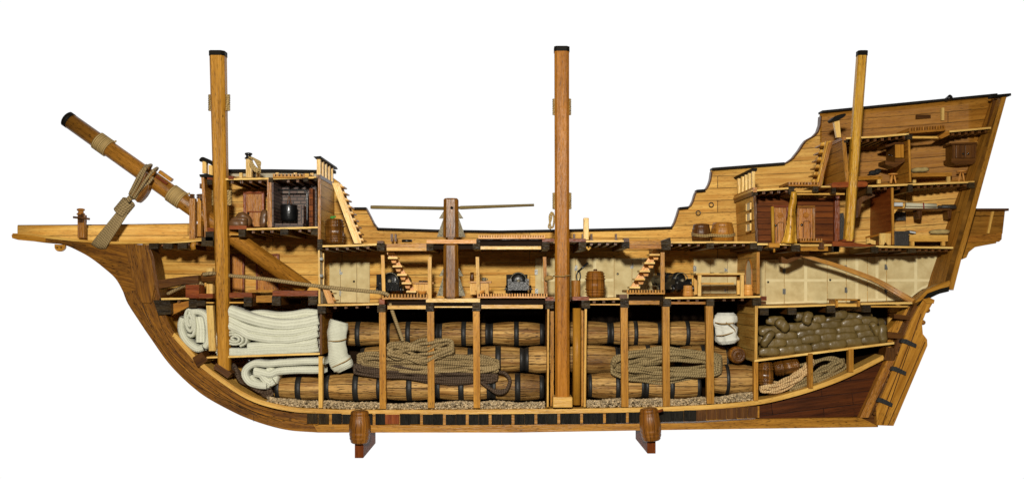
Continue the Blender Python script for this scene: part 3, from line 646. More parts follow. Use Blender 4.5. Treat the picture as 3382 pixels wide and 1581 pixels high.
# ---------------------------------------------------------------- bulkheads and stanchions
# added shade-coloured boards: darken the hatch gaps and stop light passing through
for x0, y0, x1, y1 in ((1586, 791, 1790, 813), (1433, 804, 1562, 822), (1280, 988, 1408, 1008), (1433, 998, 1560, 1011), (1588, 984, 1800, 1006), (2077, 971, 2190, 992)): piece('gap_shade_board', x0, y0, x1, y1, 'shade_dark_lining', .016, .03)
def bulkhead(name, xt, yt, xb, yb, w, d1, mat='honey', edge='lime', d0=-.004, planks=False):
    b = MB()
    b.prism([(xt, yt), (xt+w, yt), (xb+w, yb), (xb, yb)], d0, .002, 'z', mat=edge)
    b.prism([(xt+.4, yt), (xt+w-.4, yt), (xb+w-.4, yb), (xb+.4, yb)], .002, d1, 'y', mat=mat, tint=1.0)
    return b.build(name, None, ship)
bulkhead('bow_bulkhead', 664, 580, 676, 784, 10, .2, 'oak', 'oak')
b = MB(); b.prism([(658, 576), (686, 574), (706, 580), (702, 586), (660, 584)], -.01, .2); b.build('bulkhead_cap', 'black_rail', ship)
bulkhead('galley_bulkhead', 882, 592, 884, 750, 14, .22, 'lime_plank', 'oak')
bulkhead('forecastle_bulkhead', 1050, 584, 1050, 812, 9, .25, 'lime_plank', 'oak')
b = MB(); p0 = W(1046, 578, -.008); p1 = W(1060, 590, .25); b.wbox(p0, p1, 'y'); b.build('bulkhead_cap', 'walnut', ship)
bulkhead('gun_deck_bulkhead', 1050, 826, 1052, 1002, 6, .05, 'linen', 'pale_lime')
for y in (850, 905): piece('hinge', 1056, y, 1066, y+9, 'hinge_metal', -.006, .004)
piece('door_frame_post', 1066, 836, 1070, 940, 'pale_lime', .03, .04)
bulkhead('hold_bulkhead', 1056, 1037, 1056, 1170, 7, .2, 'honey', 'walnut')
bulkhead('hold_bulkhead', 1808, 1020, 1806, 1343, 6, .2, 'honey', 'lime'); piece('bulkhead_batten', 1818, 1024, 1829, 1340, 'honey', .03, .04)
bulkhead('hold_bulkhead', 1931, 1020, 1928, 1343, 7, .2, 'honey', 'lime'); piece('bulkhead_batten', 1920, 1022, 1927, 1340, 'honey', .03, .04)
bulkhead('after_bulkhead', 2488, 628, 2496, 798, 8, .27, 'lime_plank', 'walnut')
b = MB(); p0 = W(2484, 620, -.012); p1 = W(2497, 636, .27); b.wbox(p0, p1, 'y'); b.build('bulkhead_cap', 'oak', ship)
for i, (y) in enumerate((665, 700, 735)):
    b = MB(); q0 = W(2486.5, y, .035); q1 = W(2487.5+i, y+24, .085); b.wbox(q0, q1, 'y'); o = b.build('window_pane', 'linen', ship)
    b = MB()
    for yy in (y-3, y+24): b.wbox(W(2484, yy, .03), W(2489, yy+3, .09), 'y')
    for d in (.03, .087): b.wbox(W(2484, y-3, d), W(2489, y+27, d+.004), 'z')
    b.build('window_frame', 'pale_lime', ship)
bulkhead('after_gun_deck_bulkhead', 2499, 832, 2499, 970, 10, .3, 'lime_plank', 'honey')
bulkhead('after_hold_bulkhead', 2494, 1007, 2492, 1186, 9, .27, 'lime_plank', 'lime')
bulkhead('cabin_partition', 2944, 620, 2947, 808, 7, .22, 'mahogany', 'honey', planks=True)
bulkhead('upper_cabin_bulkhead', 2781, 462, 2793, 602, 12, .22, 'stern_plank', 'honey')
b = MB(); p0 = W(2778, 454, -.01); p1 = W(2791, 465, .22); b.wbox(p0, p1, 'y'); b.build('bulkhead_cap', 'oak', ship)
bulkhead('upper_cabin_partition', 2999, 446, 3004, 602, 6, .21, 'stern_plank', 'honey')
# arched doorway in the gun deck bulkhead aft
b = MB(); arch = [(.06, -.02)]+[(.105-.045*math.cos(a), .062+.05*math.sin(a)) for a in [math.pi*k/10 for k in range(11)]]+[(.15, -.02)]
z0 = W(0, 965).z; X = W(2498.2, 0).x
b.add([(X, d, z0+h) for d, h in arch]+[(X+.0006, d, z0+h) for d, h in arch], [list(range(len(arch)))[::-1]], 'z'); b.build('arched_door', 'linen', ship)
af = MB()
for (d0_, h0_), (d1_, h1_) in zip(arch, arch[1:]): af.bar((X-.001, d0_, z0+h0_), (X-.001, d1_, z0+h1_), .004, .004)
af.build('arch_moulding', 'oak', ship)
def post(x0, y0, x1, y1, mat='honey', d0=-.008, d1=.014, xb=None, name='stanchion'):
    b = MB(); w = x1-x0; xb = x0 if xb is None else xb; b.prism([(x0, y0), (x1, y0), (xb+w, y1), (xb, y1)], d0, d1, 'z'); return b.build(name, mat, ship)
for a in ((1252, 1029, 1273, 1349, 1254), (1411, 1027, 1433, 1346, 1413), (1562, 1026, 1584, 1346, 1564), (2050, 1015, 2073, 1343, 2053), (2188, 1012, 2211, 1341, 2190), (2331, 1010, 2355, 1332, 2335)): post(*a[:4], 'honey', xb=a[4])
post(1052, 1176, 1065, 1346, 'lime'); post(2490, 1195, 2504, 1322, 'honey'); post(2669, 1166, 2684, 1282, 'honey', xb=2671); post(2803, 1152, 2819, 1228, 'honey')
post(681, 1008, 703, 1158, 'pale_lime', xb=690); post(1258, 842, 1269, 972, 'lime', d0=.004, xb=1262); post(1413, 848, 1425, 986, 'lime', d0=.01, d1=.03); post(1571, 848, 1582, 970, 'lime', d0=.01, d1=.03, xb=1574)
post(1793, 848, 1804, 970, 'oak', d0=.01, d1=.03, xb=1797); post(2182, 833, 2195, 957, 'honey', d0=.004)
# timber blocks on the bow
b = MB(); b.prism([(635, 1180), (666, 1162), (685, 1190), (653, 1212)], -.014, .05, (1, -.6)); b.build('breast_hook', 'walnut', ship)
b = MB(); b.prism([(714, 1198), (766, 1232), (752, 1248), (704, 1216)], -.01, .06, (1, .6)); b.build('mast_step', 'walnut', ship)
b = MB(); b.prism(cr2([(487, 918), (520, 924), (580, 916), (655, 908)])+cr2([(655, 936), (600, 938), (560, 946), (495, 958)]), .0, .05); b.build('breast_hook', 'walnut', ship)
piece('riding_bitt_box', 613, 940, 657, 982, 'mahogany', -.01, .05)
b = MB(); b.prism([(556, 1005), (628, 992), (628, 1010), (568, 1040)], .02, .06); b.build('lower_hook', 'oak', ship)

# ---------------------------------------------------------------- masts, bowsprit
def mast(name, ct, cb, wt, wb, mat, label, d=.0, capmat='black_rail'):
    b = MB(); a = P(ct[0], ct[1], d); c = P(cb[0], cb[1], d); n = 14; oc = []
    pr = [(-.36, -.5), (.30, -.5), (.5, -.28), (.5, .3), (.3, .5), (-.3, .5), (-.5, .3), (-.5, -.34)]; vs = []; us = []
    per = [0]
    for i in range(8): q, w = pr[i], pr[(i+1) % 8]; per.append(per[-1]+math.dist(q, w))
    for i in range(n+1):
        t = i/n; p = a.lerp(c, t); w = lerp(wt, wb, t)/1000
        for j in range(9): q = pr[j % 8]; vs.append((p.x+q[0]*w, p.y+q[1]*w, p.z)); us.append((t*(a-c).length, per[j]*w))
    fs = [(i*9+j, (i+1)*9+j, (i+1)*9+j+1, i*9+j+1) for i in range(n) for j in range(8)]+[tuple(range(8)), tuple(n*9+j for j in range(8))[::-1]]
    b.add(vs, fs, uvs=us, tint=1.0); o = b.build(name, mat, ship); lab(o, label)
    e = MB(); pc = []; w = wt/1000*1.06; up = (a-c).normalized()*.016
    vs = [Vector((a.x+q[0]*w, a.y+q[1]*w, a.z-.002)) for q in pr]; vs += [v+up for v in vs]
    e.add(vs, [tuple(range(8))[::-1], tuple(range(8, 16))]+[(j, (j+1) % 8, 8+(j+1) % 8, 8+j) for j in range(8)], 'x'); e.build('mast_cap', 'black_rail', o); return o
def wraps(parent, x0, x1, y0, y1, d, w, n=9, mat='rope_wrap'):   # rope woolding beside the sawn face
    for k, xx in enumerate((x0, x1)):
        b = MB()
        for i in range(n):
            y = lerp(y0, y1, (i+.5)/n); s = 1 if k else -1
            r = (y1-y0)/n/2000*1.08
            b.tube([P(xx-s*w*.9, y, d-w/2600*1.0), P(xx+s*1, y, d-w/3200), P(xx+s*5, y+.5, d), P(xx+s*2, y+1, d+w/2400), P(xx-s*w*.5, y+1, d+w/1800)], r, 6)
        b.build('rope_woolding', mat, parent)
fm = mast('fore_mast', (721, 186), (742, 1222), 49, 38, 'mast_wood', 'fore mast nearest the bow, sawn flat, with black cap', .012)
wraps(fm, 695, 753, 312, 366, .012, 12); wraps(fm, 706, 758, 628, 678, .012, 12)
mm = mast('main_mast', (1855, 172), (1857, 1312), 48, 46, 'red_mast_wood', 'reddish main mast amidships with black cap', .004)
wraps(mm, 1832, 1879, 326, 380, .004, 12); wraps(mm, 1832, 1880, 636, 690, .004, 12)
b = MB(); b.box(1826, 1310, 1891, 1345, -.03, .05); b.build('mast_step', 'lime', ship, bevel=.003)
b = MB(); b.tube([P(1892, 697, 0)+Vector((-.061, 0, 0))]+[P(x, y, -.02) for x, y in ()]+[P(1831, 912, -.018), P(1845, 911, -.03), P(1870, 913, -.031), P(1882, 908, -.02), P(1884, 916, 0)], .0018) if False else b.tube([P(1828, 911, 0), P(1834, 911, -.024), P(1858, 912, -.027), P(1880, 908, -.024), P(1884, 912, 0)], .002, mat=None); b.build('lashing', 'twine', mm)
b = MB(); b.ball(P(1814, 917, -.006), (.015, .008, .008)); b.ball(P(1806, 921, -.006), (.008, .006, .007)); b.build('lashing_knot', 'twine', mm)
b = MB(); b.tube(cr([P(1822, 700, 0), P(1815, 715, -.004), P(1818, 745, -.004), P(1826, 750, 0), P(1830, 720, .004), P(1824, 702, 0), P(1820, 725, -.006), P(1812, 748, 0), P(1820, 756, 0)], 6), .003, 6); b.build('hanging_line', 'rope_wrap', mm)
zm = mast('mizzen_mast', (2846, 184), (2801, 796), 31, 29, 'golden', 'thin bright mizzen mast at the stern with black cap', -.006)
piece('mast_base', 2783, 790, 2822, 798, 'mahogany', -.02, .03)
# bowsprit
bs = MB(); a = P(226, 396, .06); c = P(1012, 954, .06); ln = (c-a).length
bs.lathe(a, c-a, [(0, .0265), (ln*.3, .0275), (ln, .0272)], 24, tint=1.0); bow = bs.build('bowsprit', 'bowsprit_wood', ship); lab(bow, 'thick round bowsprit slanting down into the hull')
b = MB(); b.lathe(a, c-a, [(-.010, .023), (-.007, .0272), (.010, .0272)], 24); b.build('bowsprit_cap', 'black_rail', bow)
t = (c-a).normalized()
for dist, mat in ((.122, 'rope_wrap'), (.425, 'rope_wrap')):
    b = MB()
    for i in range(7):
        o_ = a+t*(dist+i*.0072); b.lathe(o_, t, [(-.0042, .0275), (-.002, .0315), (.002, .0315), (.0042, .0275)], 24)
    for i in range(3): b.tube([a+t*(dist+.052)+Vector((.01*i-.01, -.0, .026)), a+t*(dist+.056)+Vector((.008*i, -.0, .032))], .003, 6)
    b.build('rope_wrap', mat, bow)
b = MB(); b.bar(a+t*.36+Vector((.012, -.028, .016)), a+t*.405+Vector((.012, -.028, .016)), .008, .008); b.build('bowsprit_cleat', 'mahogany', bow)
b = MB(); b.bar(a+t*.36+Vector((.014, 0, .034)), a+t*.41+Vector((.014, 0, .034)), .012, .02); b.build('bowsprit_cleat', 'honey', bow)

# fore side rails and posts
def rail_end(cap, posts, d1, name='rail'):
    pass
b = MB(); b.prism(cr2([(657, 528), (664, 520), (676, 520), (704, 536)], 4)+[(704, 548), (674, 532), (660, 533)], -.006, .05, 'x'); k = b.build('fore_rail_cap', 'black_rail', ship)
for x0, y0, x1, y1 in ((668, 533, 681, 572), (689, 545, 702, 580)): piece('rail_post', x0, y0, x1, y1, 'pale_lime', -.002, .02)
b = MB(); b.hexa([W(1036, 518, -.006), W(1060, 516, -.006), W(1064, 524, -.006), W(1044, 526, -.006), W(1036, 518, .3), W(1060, 516, .3), W(1064, 524, .3), W(1044, 526, .3)], 'y'); b.build('fore_rail_cap', 'black_rail', ship)
for i, d in enumerate((0, .055, .11, .17, .23)): b = MB(); b.wbox(W(1046, 526, d), W(1058, 578, d+.014), 'z'); b.build('rail_post', 'pale_lime', ship)
for x0, x1, d, mt in ((625, 644, -.01, 'oak'), (652, 664, .03, 'honey')):
    k = piece('knight_head', x0, 655, x1, 788 if d < 0 else 780, mt, d, d+.02); b = MB()
    for j in range(3): b.lathe(P((x0+x1)/2, 655-j*5, d+.01), (0, 0, 1), [(0, .009), (.002, .0095), (.004, .006)], 12)
    b.build('post_head', 'walnut', k)
for y in (606, 640): piece('side_cleat', 659, y, 667, y+16, 'walnut', 0, .02)
b = MB(); b.tube([P(642, 795, .01), P(636, 812, .01), P(640, 824, .012)], .009, 8); b.build('cat_tail', 'honey', ship)
# aft rail
b = MB(); b.hexa([W(2482, 556, -.006), W(2500, 556, -.006), W(2498, 566, -.006), W(2488, 563, -.006), W(2482, 556, .27), W(2500, 556, .27), W(2498, 566, .27), W(2488, 563, .27)], 'y'); b.build('aft_rail_cap', 'black_rail', ship)
for d in (0, .05, .10, .15, .21): b = MB(); b.wbox(W(2484, 566, d), W(2494, 620, d+.014), 'z'); b.build('rail_post', 'pale_lime', ship)
# standing posts on the waist deck and poop
piece('deck_post', 1927, 719, 1945, 792, 'pale_lime', -.004, .014, bevel=.002); b = MB(); b.tube([P(1936, 815, 0), P(1944, 824, 0), P(1950, 816, 0)], .004); b.build('hook', 'lime', ship)
b = MB(); b.prism([(2754, 398), (2772, 396), (2778, 454), (2764, 454)], .0, .015, 'z'); k = b.build('poop_bitt', 'pale_lime', ship)
b = MB(); b.prism(cr2([(2745, 396), (2758, 384), (2776, 378), (2790, 375), (2794, 379), (2786, 388), (2770, 396), (2752, 401)], 4), -.012, .03); b.build('bitt_cap', 'black_rail', k)
for x in (1290, 1303, 1893, 1921, 1950, 2031): piece('rail_stud', x, 772, x+7, 797, 'walnut', .2, .21)
b = MB(); b.lathe(P(1344, 799, .1), (0, 0, 1), [(0, .018), (.008, .018)], 20); b.build('deck_ring', 'iron', ship)
piece('poop_bracket', 3028, 379, 3074, 391, 'walnut', hd(3050, 385)-.012, hd(3050, 385)); piece('poop_batten', 3110, 356, 3119, 398, 'pale_lime', hd(3110, 385)-.012, hd(3110, 385))
# wall rings
for x, y in ((2349, 676), (2306, 703)):
    b = MB(); d = hd(x, y)-.008; c = P(x, y, d); b.tube([c+Vector((.008*math.cos(q), 0, .008*math.sin(q))) for q in [2*math.pi*i/16 for i in range(17)]], .0016, 6, cap=False); b.build('ring_bolt', 'iron', ship)

# ---------------------------------------------------------------- ladders and stairs
def stairs(x0, y0, x1, y1, n, w, treadw, mat='pink_wood', dirn=1, d0=.02, d1=.085):
    s = MB(); sg = math.copysign(1, x1-x0)
    # far stringer: a broad slanting board seen behind the treads
    s.prism([(x0, y0), (x0+w, y0), (x1+w, y1), (x1, y1)], d1, d1+.006, (x1-x0, y1-y0), tint=1.05); o = s.build('companion_stairs', mat, ship)
    for i in range(n):
        t = (i+.55)/n; x = lerp(x0, x1, t); y = lerp(y0, y1, t)
        b = MB(); b.box(x-treadw*.1 if dirn > 0 else x-treadw*.12, y, x+treadw*.95, y+6, d0, d1, 'x', tint=1.05); b.build('stair_tread', 'pale_lime', o)
        b = MB(); yb = min(y1, y+(y1-y0)/n*.72)
        b.prism([(x+treadw*.18, y+6), (x+treadw*.85, y+6), (x+treadw*.75, yb), (x+treadw*.35, yb)], d0+.03, d0+.034, 'x'); b.build('stair_riser', 'pink_wood', o)
    return o
stairs(1276, 833, 1352, 972, 5, 26, 30); stairs(2158, 823, 2076, 958, 5, 26, 32, dirn=-1)
def ladder(a0, a1, w, n, stepside, mat='pale_lime', d0=0.0, d1=.07, th=.006, sy=8):
    s = MB(); (x0, y0), (x1, y1) = a0, a1
    s.prism([(x0, y0), (x0+w, y0), (x1+w, y1), (x1, y1)], d0, d0+th, (x1-x0, y1-y0)); o = s.build('ladder', mat, ship)
    b = MB(); b.prism([(x0+stepside*.9, y0+4), (x0+w*.9+stepside*.9, y0+4), (x1+w*.9+stepside*.9, y1-4), (x1+stepside*.9, y1-4)], d1, d1+th, (x1-x0, y1-y0)); b.build('ladder_stringer', mat, o)
    for i in range(n):
        t = (i+.5)/n; x = lerp(x0, x1, t); y = lerp(y0, y1, t); b = MB()
        xa, xb = (x+w*.1, x+w+stepside) if stepside > 0 else (x+stepside, x+w*.9)
        b.box(xa, y, xb, y+4, d0+.006, d1, 'x'); b.build('ladder_step', 'honey', o)
    return o
ladder((1096, 604), (1170, 803), 24, 9, 12, 'pale_lime', .02, .09)
ladder((2727, 466), (2695, 612), 20, 6, -16, 'golden', -.004, .06)
b = MB(); b.prism([(2738, 470), (2750, 466), (2712, 616), (2702, 616)], -.012, .004, (-.25, 1)); b.build('ladder_rail', 'oak', ship)
ladder((1066, 955), (1082, 1001), 22, 2, 10, 'pink_wood', 0, .06)

# ---------------------------------------------------------------- doors and panels of the interior
def wall_d(x0, y0, x1, y1): return min(hd(x, y)/1 for x in (x0, x1) for y in (y0, y1))
def door(x0, y0, x1, y1, frame=7, knob=None, mat='door_wood', fm='mahogany', d=None, panels=False, name='cabin_door', knobmat='knob_black'):
    d = d if d else wall_d(x0, y0, x1, y1)-.012
    b = MB(); b.box(x0, y0, x1, y1, d, d+.012, 'z'); o = b.build(name, mat, ship)
    b = MB(); b.box(x0-frame, y0-frame, x1+frame, y0, d-.006, d+.006, 'x'); b.box(x0-frame, y0, x0, y1, d-.006, d+.006, 'z'); b.box(x1, y0, x1+frame, y1, d-.006, d+.006, 'z'); b.build('door_frame', fm, o)
    if knob: b = MB(); b.ball(P(*knob, d-.006), .0042); b.build('door_knob', knobmat, o)
    if panels:
        w = x1-x0; h = y1-y0; b = MB(); cx = (x0+x1)/2+1
        b.prism([(cx+10*math.cos(q), y0+h*.22+10*math.sin(q)*.95) for q in [math.pi/4*k+math.pi/8 for k in range(8)]], d-.004, d); b.build('door_hatch', 'door_wood', o)
        b = MB()
        pts = [(x0+w*.3, y1-6), (x0+w*.3, y0+h*.45), (x0+w*.4, y0+h*.42), (x1-w*.28, y0+h*.42), (x1-w*.2, y0+h*.46), (x1-w*.16, y1-6)]
        for p, q in zip(pts, pts[1:]): b.bar(P(*p, d-.001), P(*q, d-.001), .002, .002)
        b.build('door_groove', 'walnut', o)
    return o
door(811, 640, 864, 748, 8, (820, 704), d=.17); b = MB(); b.box(816, 697, 864, 701, .165, .172); b.build('door_rail', 'mahogany', ship)
door(766, 845, 800, 967, 6); door(851, 844, 915, 960, 6, (863, 900))
red = MB(); red.box(2490, 655, 2757, 802, .13, .137, 'x', off=(0, 0), tint=1.0, mat='mahogany_plank'); rw = red.build('cabin_wall', None, ship); lab(rw, 'dark mahogany planked cabin wall')
piece('door_post', 2757, 647, 2773, 800, 'mahogany', .11, .137)
door(2556, 685, 2597, 802, 7, (2562, 744), 'door_wood', 'mahogany', .118, True); door(2640, 687, 2684, 790, 8, (2648, 742), 'door_wood', 'oak', .118, True)
b = MB(); b.tube([P(2551, 682, .02), P(2554, 803, .02)], .0055, 10); b.build('cabin_post', 'golden', ship)
# pale carved knee shaped like a drape
cu = MB(); L_ = cr2([(2618, 634), (2613, 665), (2604, 690), (2598, 725), (2590, 770), (2578, 803)], 5); Rr = cr2([(2626, 632), (2626, 665), (2623, 690), (2624, 725), (2628, 770), (2633, 803)], 5); nn = len(L_); vs = []; us = []
for i in range(nn):
    for k in range(13):
        q = k/12; x = lerp(L_[i][0], Rr[i][0], q); y = L_[i][1]; d = -.012+.006*math.sin(q*9+.4*math.sin(i*.3))*(i/nn)-.008*math.sin(q*3.14); vs.append(P(x, y, d)); us.append((y/1000, x/1000))
cu.add(vs, [(i*13+k, (i+1)*13+k, (i+1)*13+k+1, i*13+k+1) for i in range(nn-1) for k in range(12)], uvs=us, smooth=True, tint=1.05); lab(cu.build('wooden_drape', 'golden', ship, solid=.006), 'golden wooden drape between the two cabin doors')
# whipstaff knee
b = MB(); b.prism(cr2([(2822, 716), (2828, 685), (2832, 662), (2845, 650), (2866, 644), (2880, 640), (2890, 646), (2870, 656), (2848, 668), (2843, 690), (2838, 712), (2830, 719)], 5), .03, .05, 'z'); b.build('hanging_knee', 'walnut', ship)
# linen panels (canvas covered partitions) on the gun deck
def panelgrid(x0, x1, top, bot, off, name, mat, parent, tint=1.0):
    xs = [lerp(x0, x1, i/max(2, int((x1-x0)/14))) for i in range(max(2, int((x1-x0)/14))+1)]; rows = 8; v = []; us = []
    for x in xs:
        a, c = top(x), bot(x)
        for j in range(rows+1): py = lerp(a, c, j/rows); v.append(P(x, py, hd(x, py)-off)); us.append((x/1000, py/1000))
    b = MB(); b.add(v, [(i*(rows+1)+j, i*(rows+1)+j+1, (i+1)*(rows+1)+j+1, (i+1)*(rows+1)+j) for i in range(len(xs)-1) for j in range(rows)], uvs=us, smooth=False, tint=tint)
    return b.build(name, mat, parent, solid=(.004 if name == 'linen_panel' else 0))
def panels(seams, top, bot, hinges, knobs, off=.012):
    first = None
    for i, (a, c) in enumerate(zip(seams, seams[1:])):
        o = panelgrid(a+.8, c-.8, top, bot, off+.001*(i % 2), 'linen_panel', 'linen', ship, 1.0)
        for (x, y) in hinges:
            if a-6 < x < c-6: k = MB(); dd = hd(x, y)-off-.005; k.box(x-5, y-9, x+5, y+9, dd, dd+.004, 'z'); k.build('hinge', 'hinge_metal', o)
        for (x, y) in knobs:
            if a < x < c: k = MB(); k.ball(P(x, y, hd(x, y)-off-.005), .0042); k.build('panel_knob', 'knob_black', o)
        # bare wooden battens showing pale through the cloth
        if c-a > 60:
            xm = (a+c)/2; k = panelgrid(xm-5, xm+5, top, bot, off+.0048, 'panel_batten', 'linen_band', o, 1.16)
            k = panelgrid(a+2, c-2, lambda x: bot(x)-9, bot, off+.0052, 'panel_batten', 'linen_band', o)
            ym = lambda x: 926 if c > 2500 else lerp(top(x), bot(x), .55); k = panelgrid(a+2, c-2, lambda x: ym(x)-5, lambda x: ym(x)+4, off+.0052, 'panel_batten', 'linen_band', o, 1.16)
panels([1088, 1125, 1179, 1222], lambda x: 866, lambda x: 998, [(1126, 897), (1126, 968), (1219, 888), (1219, 970)], [(1169, 929)])
panels([1767, 1790, 1900, 2028, 2087, 2162], lambda x: 852, lambda x: 984, [(1902, 884), (2087, 877), (1771, 898), (1772, 962), (2160, 950)], [(2040, 904)])
panels([2290, 2345, 2402, 2446], lambda x: 852, lambda x: 968, [(2295, 886), (2398, 887), (2398, 955)], [])
panels([2506, 2527, 2590, 2732, 2795, 2865, 2928, 3121], lambda x: interp([(2500, 858), (2700, 852), (3121, 842)], x),
       lambda x: interp([(2500, 1008), (3005, 990), (3020, 972), (3045, 955), (3095, 938), (3121, 845)], x),
       [(2590, 893), (2590, 962), (2795, 884), (2795, 957), (2927, 881), (2927, 960)], [(2537, 931), (2742, 924)])
# tiller
b = MB(); pts = cr([P(2628, 838, .12), P(2700, 858, .11), P(2780, 883, .1), P(2890, 925, .08), P(2960, 964, .06), P(3036, 1008, .02)], 6)
for p, q in zip(pts, pts[1:]):
    pass
n = len(pts); vs = []; us = []
for i, p in enumerate(pts):
    tt = (pts[min(i+1, n-1)]-pts[max(0, i-1)]).normalized(); nz = tt.cross(AX['y']).normalized()*lerp(.005, .0105, i/n); dy = Vector((0, .009, 0))
    vs += [p-nz-dy, p+nz-dy, p+nz+dy, p-nz+dy]; us += [(p.x, 0), (p.x, .02), (p.x, .04), (p.x, .06)]
b.add(vs, [(i*4+j, (i+1)*4+j, (i+1)*4+(j+1) % 4, i*4+(j+1) % 4) for i in range(n-1) for j in range(4)]+[(0, 1, 2, 3), (n*4-1, n*4-2, n*4-3, n*4-4)], uvs=us, tint=1.0)
lab(b.build('tiller', 'honey', ship), 'long curved tiller running down to the rudder head')
b = MB(); b.prism([(2580, 846), (2600, 856), (2628, 846), (2650, 838), (2650, 848), (2600, 870), (2582, 868)], .08, .12); b.build('tiller_crutch', 'walnut', ship)
# gun ports
for (x0, y0, x1, y1) in ((1672, 906, 1742, 968), (1243, 905, 1290, 968), (2170, 900, 2215, 966)):
    d = wall_d(x0, y0, x1, y1)-.006; b = MB(); b.box(x0, y0, x1, y1, d, d+.008); b.build('gun_port', 'black_rail', ship)
# galley fireplace
fp = MB(); fx0, fy0, fx1, fy1 = 900, 596, 1012, 748
p = lambda x, y, d: W(x, y, d)
L0 = W(902, fy0, -.002); 
fp.hexa([W(898, 600, .0), W(903, 600, .0), W(903, 748, .0), W(898, 748, .0), W(898, 600, .13), W(903, 600, .13), W(903, 748, .13), W(898, 748, .13)], 'y', tint=1, off=(0, 0)); 
fp.wbox(W(895, 600, .13), W(1020, 748, .14), 'x', tint=1.1, off=(0, 0)); k = fp.build('brick_fireplace', 'brick', ship)
piece('chimney_jamb', 1021, 622, 1033, 747, 'mahogany_plank', .09, .13, ship, 'x', off=(0, 0), tint=1.4)
b = MB(); b.box(902, 738, 1000, 750, .02, .032, 'x', off=(0, 0), tint=1.9); b.hexa([W(985, 676, .03), W(996, 676, .03), W(996, 748, .03), W(985, 748, .03), W(985, 676, .12), W(996, 676, .12), W(996, 748, .12), W(985, 748, .12)], 'y', tint=1.3, off=(0, 0)); b.build('hearth_kerb', 'brick', ship)
b = MB(); b.tube(cr([P(915, 628, .06), P(1000, 627, .06), P(1010, 632, .06), P(1014, 645, .06), P(1014, 744, .06)], 5), .003, 8); b.build('stove_pipe', 'iron', ship)
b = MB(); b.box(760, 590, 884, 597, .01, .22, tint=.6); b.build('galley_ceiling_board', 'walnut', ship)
# shelves and brackets in the great cabin
b = MB(); b.wbox(W(2952, 684, .05), W(3160, 690, .10)); b.build('wall_shelf', 'walnut', ship)
b = MB(); b.wbox(W(2953, 682, .012), W(2986, 688, .06)); b.build('book_shelf', 'honey', ship)
for x in (3030, 3128): b = MB(); b.prism([(x, 692), (x+16, 692), (x+12, 722), (x+4, 722)], .06, .1, 'z'); b.build('shelf_bracket', 'walnut', ship)
b = MB(); b.prism([(2953, 690), (2966, 690), (2953, 706)], .02, .03, 'z'); b.build('shelf_bracket', 'lime', ship)
piece('window_slot', 2955, 700, 2992, 728, 'chest_dark', wall_d(2955, 700, 2992, 728)-.008, .2)
b = MB(); b.prism([(2773, 705), (2786, 702), (2790, 740), (2786, 790), (2774, 798)], .15, .16, 'z'); b.build('window_slot', 'chest_dark', ship)
# pump tube in the hold
b = MB(); b.tube([P(1905, 1017, .02), P(1904, 1335, .02)], .0135, 14, tint=1.0); lab(b.build('pump_tube', 'mast_wood', ship), 'round wooden pump tube beside the main mast')
# knobs and dark bits under shelf
for x, y in ((823, 1184), (940, 1180)): b = MB(); b.lathe(P(x, y, .02), (0, 0, -1), [(0, .007), (.014, .004)], 10); b.build('shelf_stud', 'iron', ship)
# ---------------------------------------------------------------- capstan through two decks
b = MB(); pr = [(-.5, -.28), (-.28, -.5), (.28, -.5), (.5, -.28), (.5, .28), (.28, .5), (-.28, .5), (-.5, .28)]
def octpost(b, x, y0, y1, w0, w1, d):
    a = P(x, y0, d); c = P(x, y1, d); vs = []; us = []; per = [0]
    for i in range(8): per.append(per[-1]+math.dist(pr[i], pr[(i+1) % 8]))
    for p, w in ((a, w0), (c, w1)):
        for j in range(9): q = pr[j % 8]; vs.append((p.x+q[0]*w/1000, p.y+q[1]*w/1000, p.z)); us.append((p.z, per[j]*w/1000))
    b.add(vs, [(j, 9+j, 10+j, j+1) for j in range(8)]+[tuple(range(8)), tuple(9+j for j in range(8))[::-1]], uvs=us, tint=1.0)
octpost(b, 1490, 660, 784, 48, 51, .0); octpost(b, 1490, 655.5, 660, 40, 48, .0); octpost(b, 1490, 784, 790, 34, 34, 0); octpost(b, 1490, 806, 811, 36, 48, 0); octpost(b, 1490, 811, 979, 48, 52, .0); octpost(b, 1490, 979, 984, 44, 44, 0)
cap = b.build('capstan', 'stem_wood', ship); lab(cap, 'eight sided brown capstan post with long bars and grey whelps')
for (x0, y0, x1, y1) in ((1224, 684, 1466, 688), (1514, 686, 1764, 677)):
    b = MB(); p, q = P(x0, y0, 0), P(x1, y1, 0); b.tube([p, p.lerp(q, .03), q], [.004, .0062, .0042] if x0 > 1400 else [.0055, .0062, .0058], 8); b.build('capstan_bar', 'grey_wood', cap)
b = MB(); b.lathe(P(1492, 686, -.0265), (0, 1, 0), [(0, .005), (.002, .005)], 12); b.build('bar_hole', 'black_rail', cap)
for cy, tp in ((655, 1), (855, 0)):
    for s in (-1, 1):
        for (a0, a1, wd) in ((cy+(43 if tp else 30), cy+(66 if tp else 56), 17), (cy+(67 if tp else 57), cy+(127 if tp else 122), 24)):
            b = MB(); xe = 1490+s*23; b.prism([(xe, a0), (xe+s*3, a0), (xe+s*wd, a1), (xe, a1)], -.004, .006); b.build('whelp', 'pewter', cap)

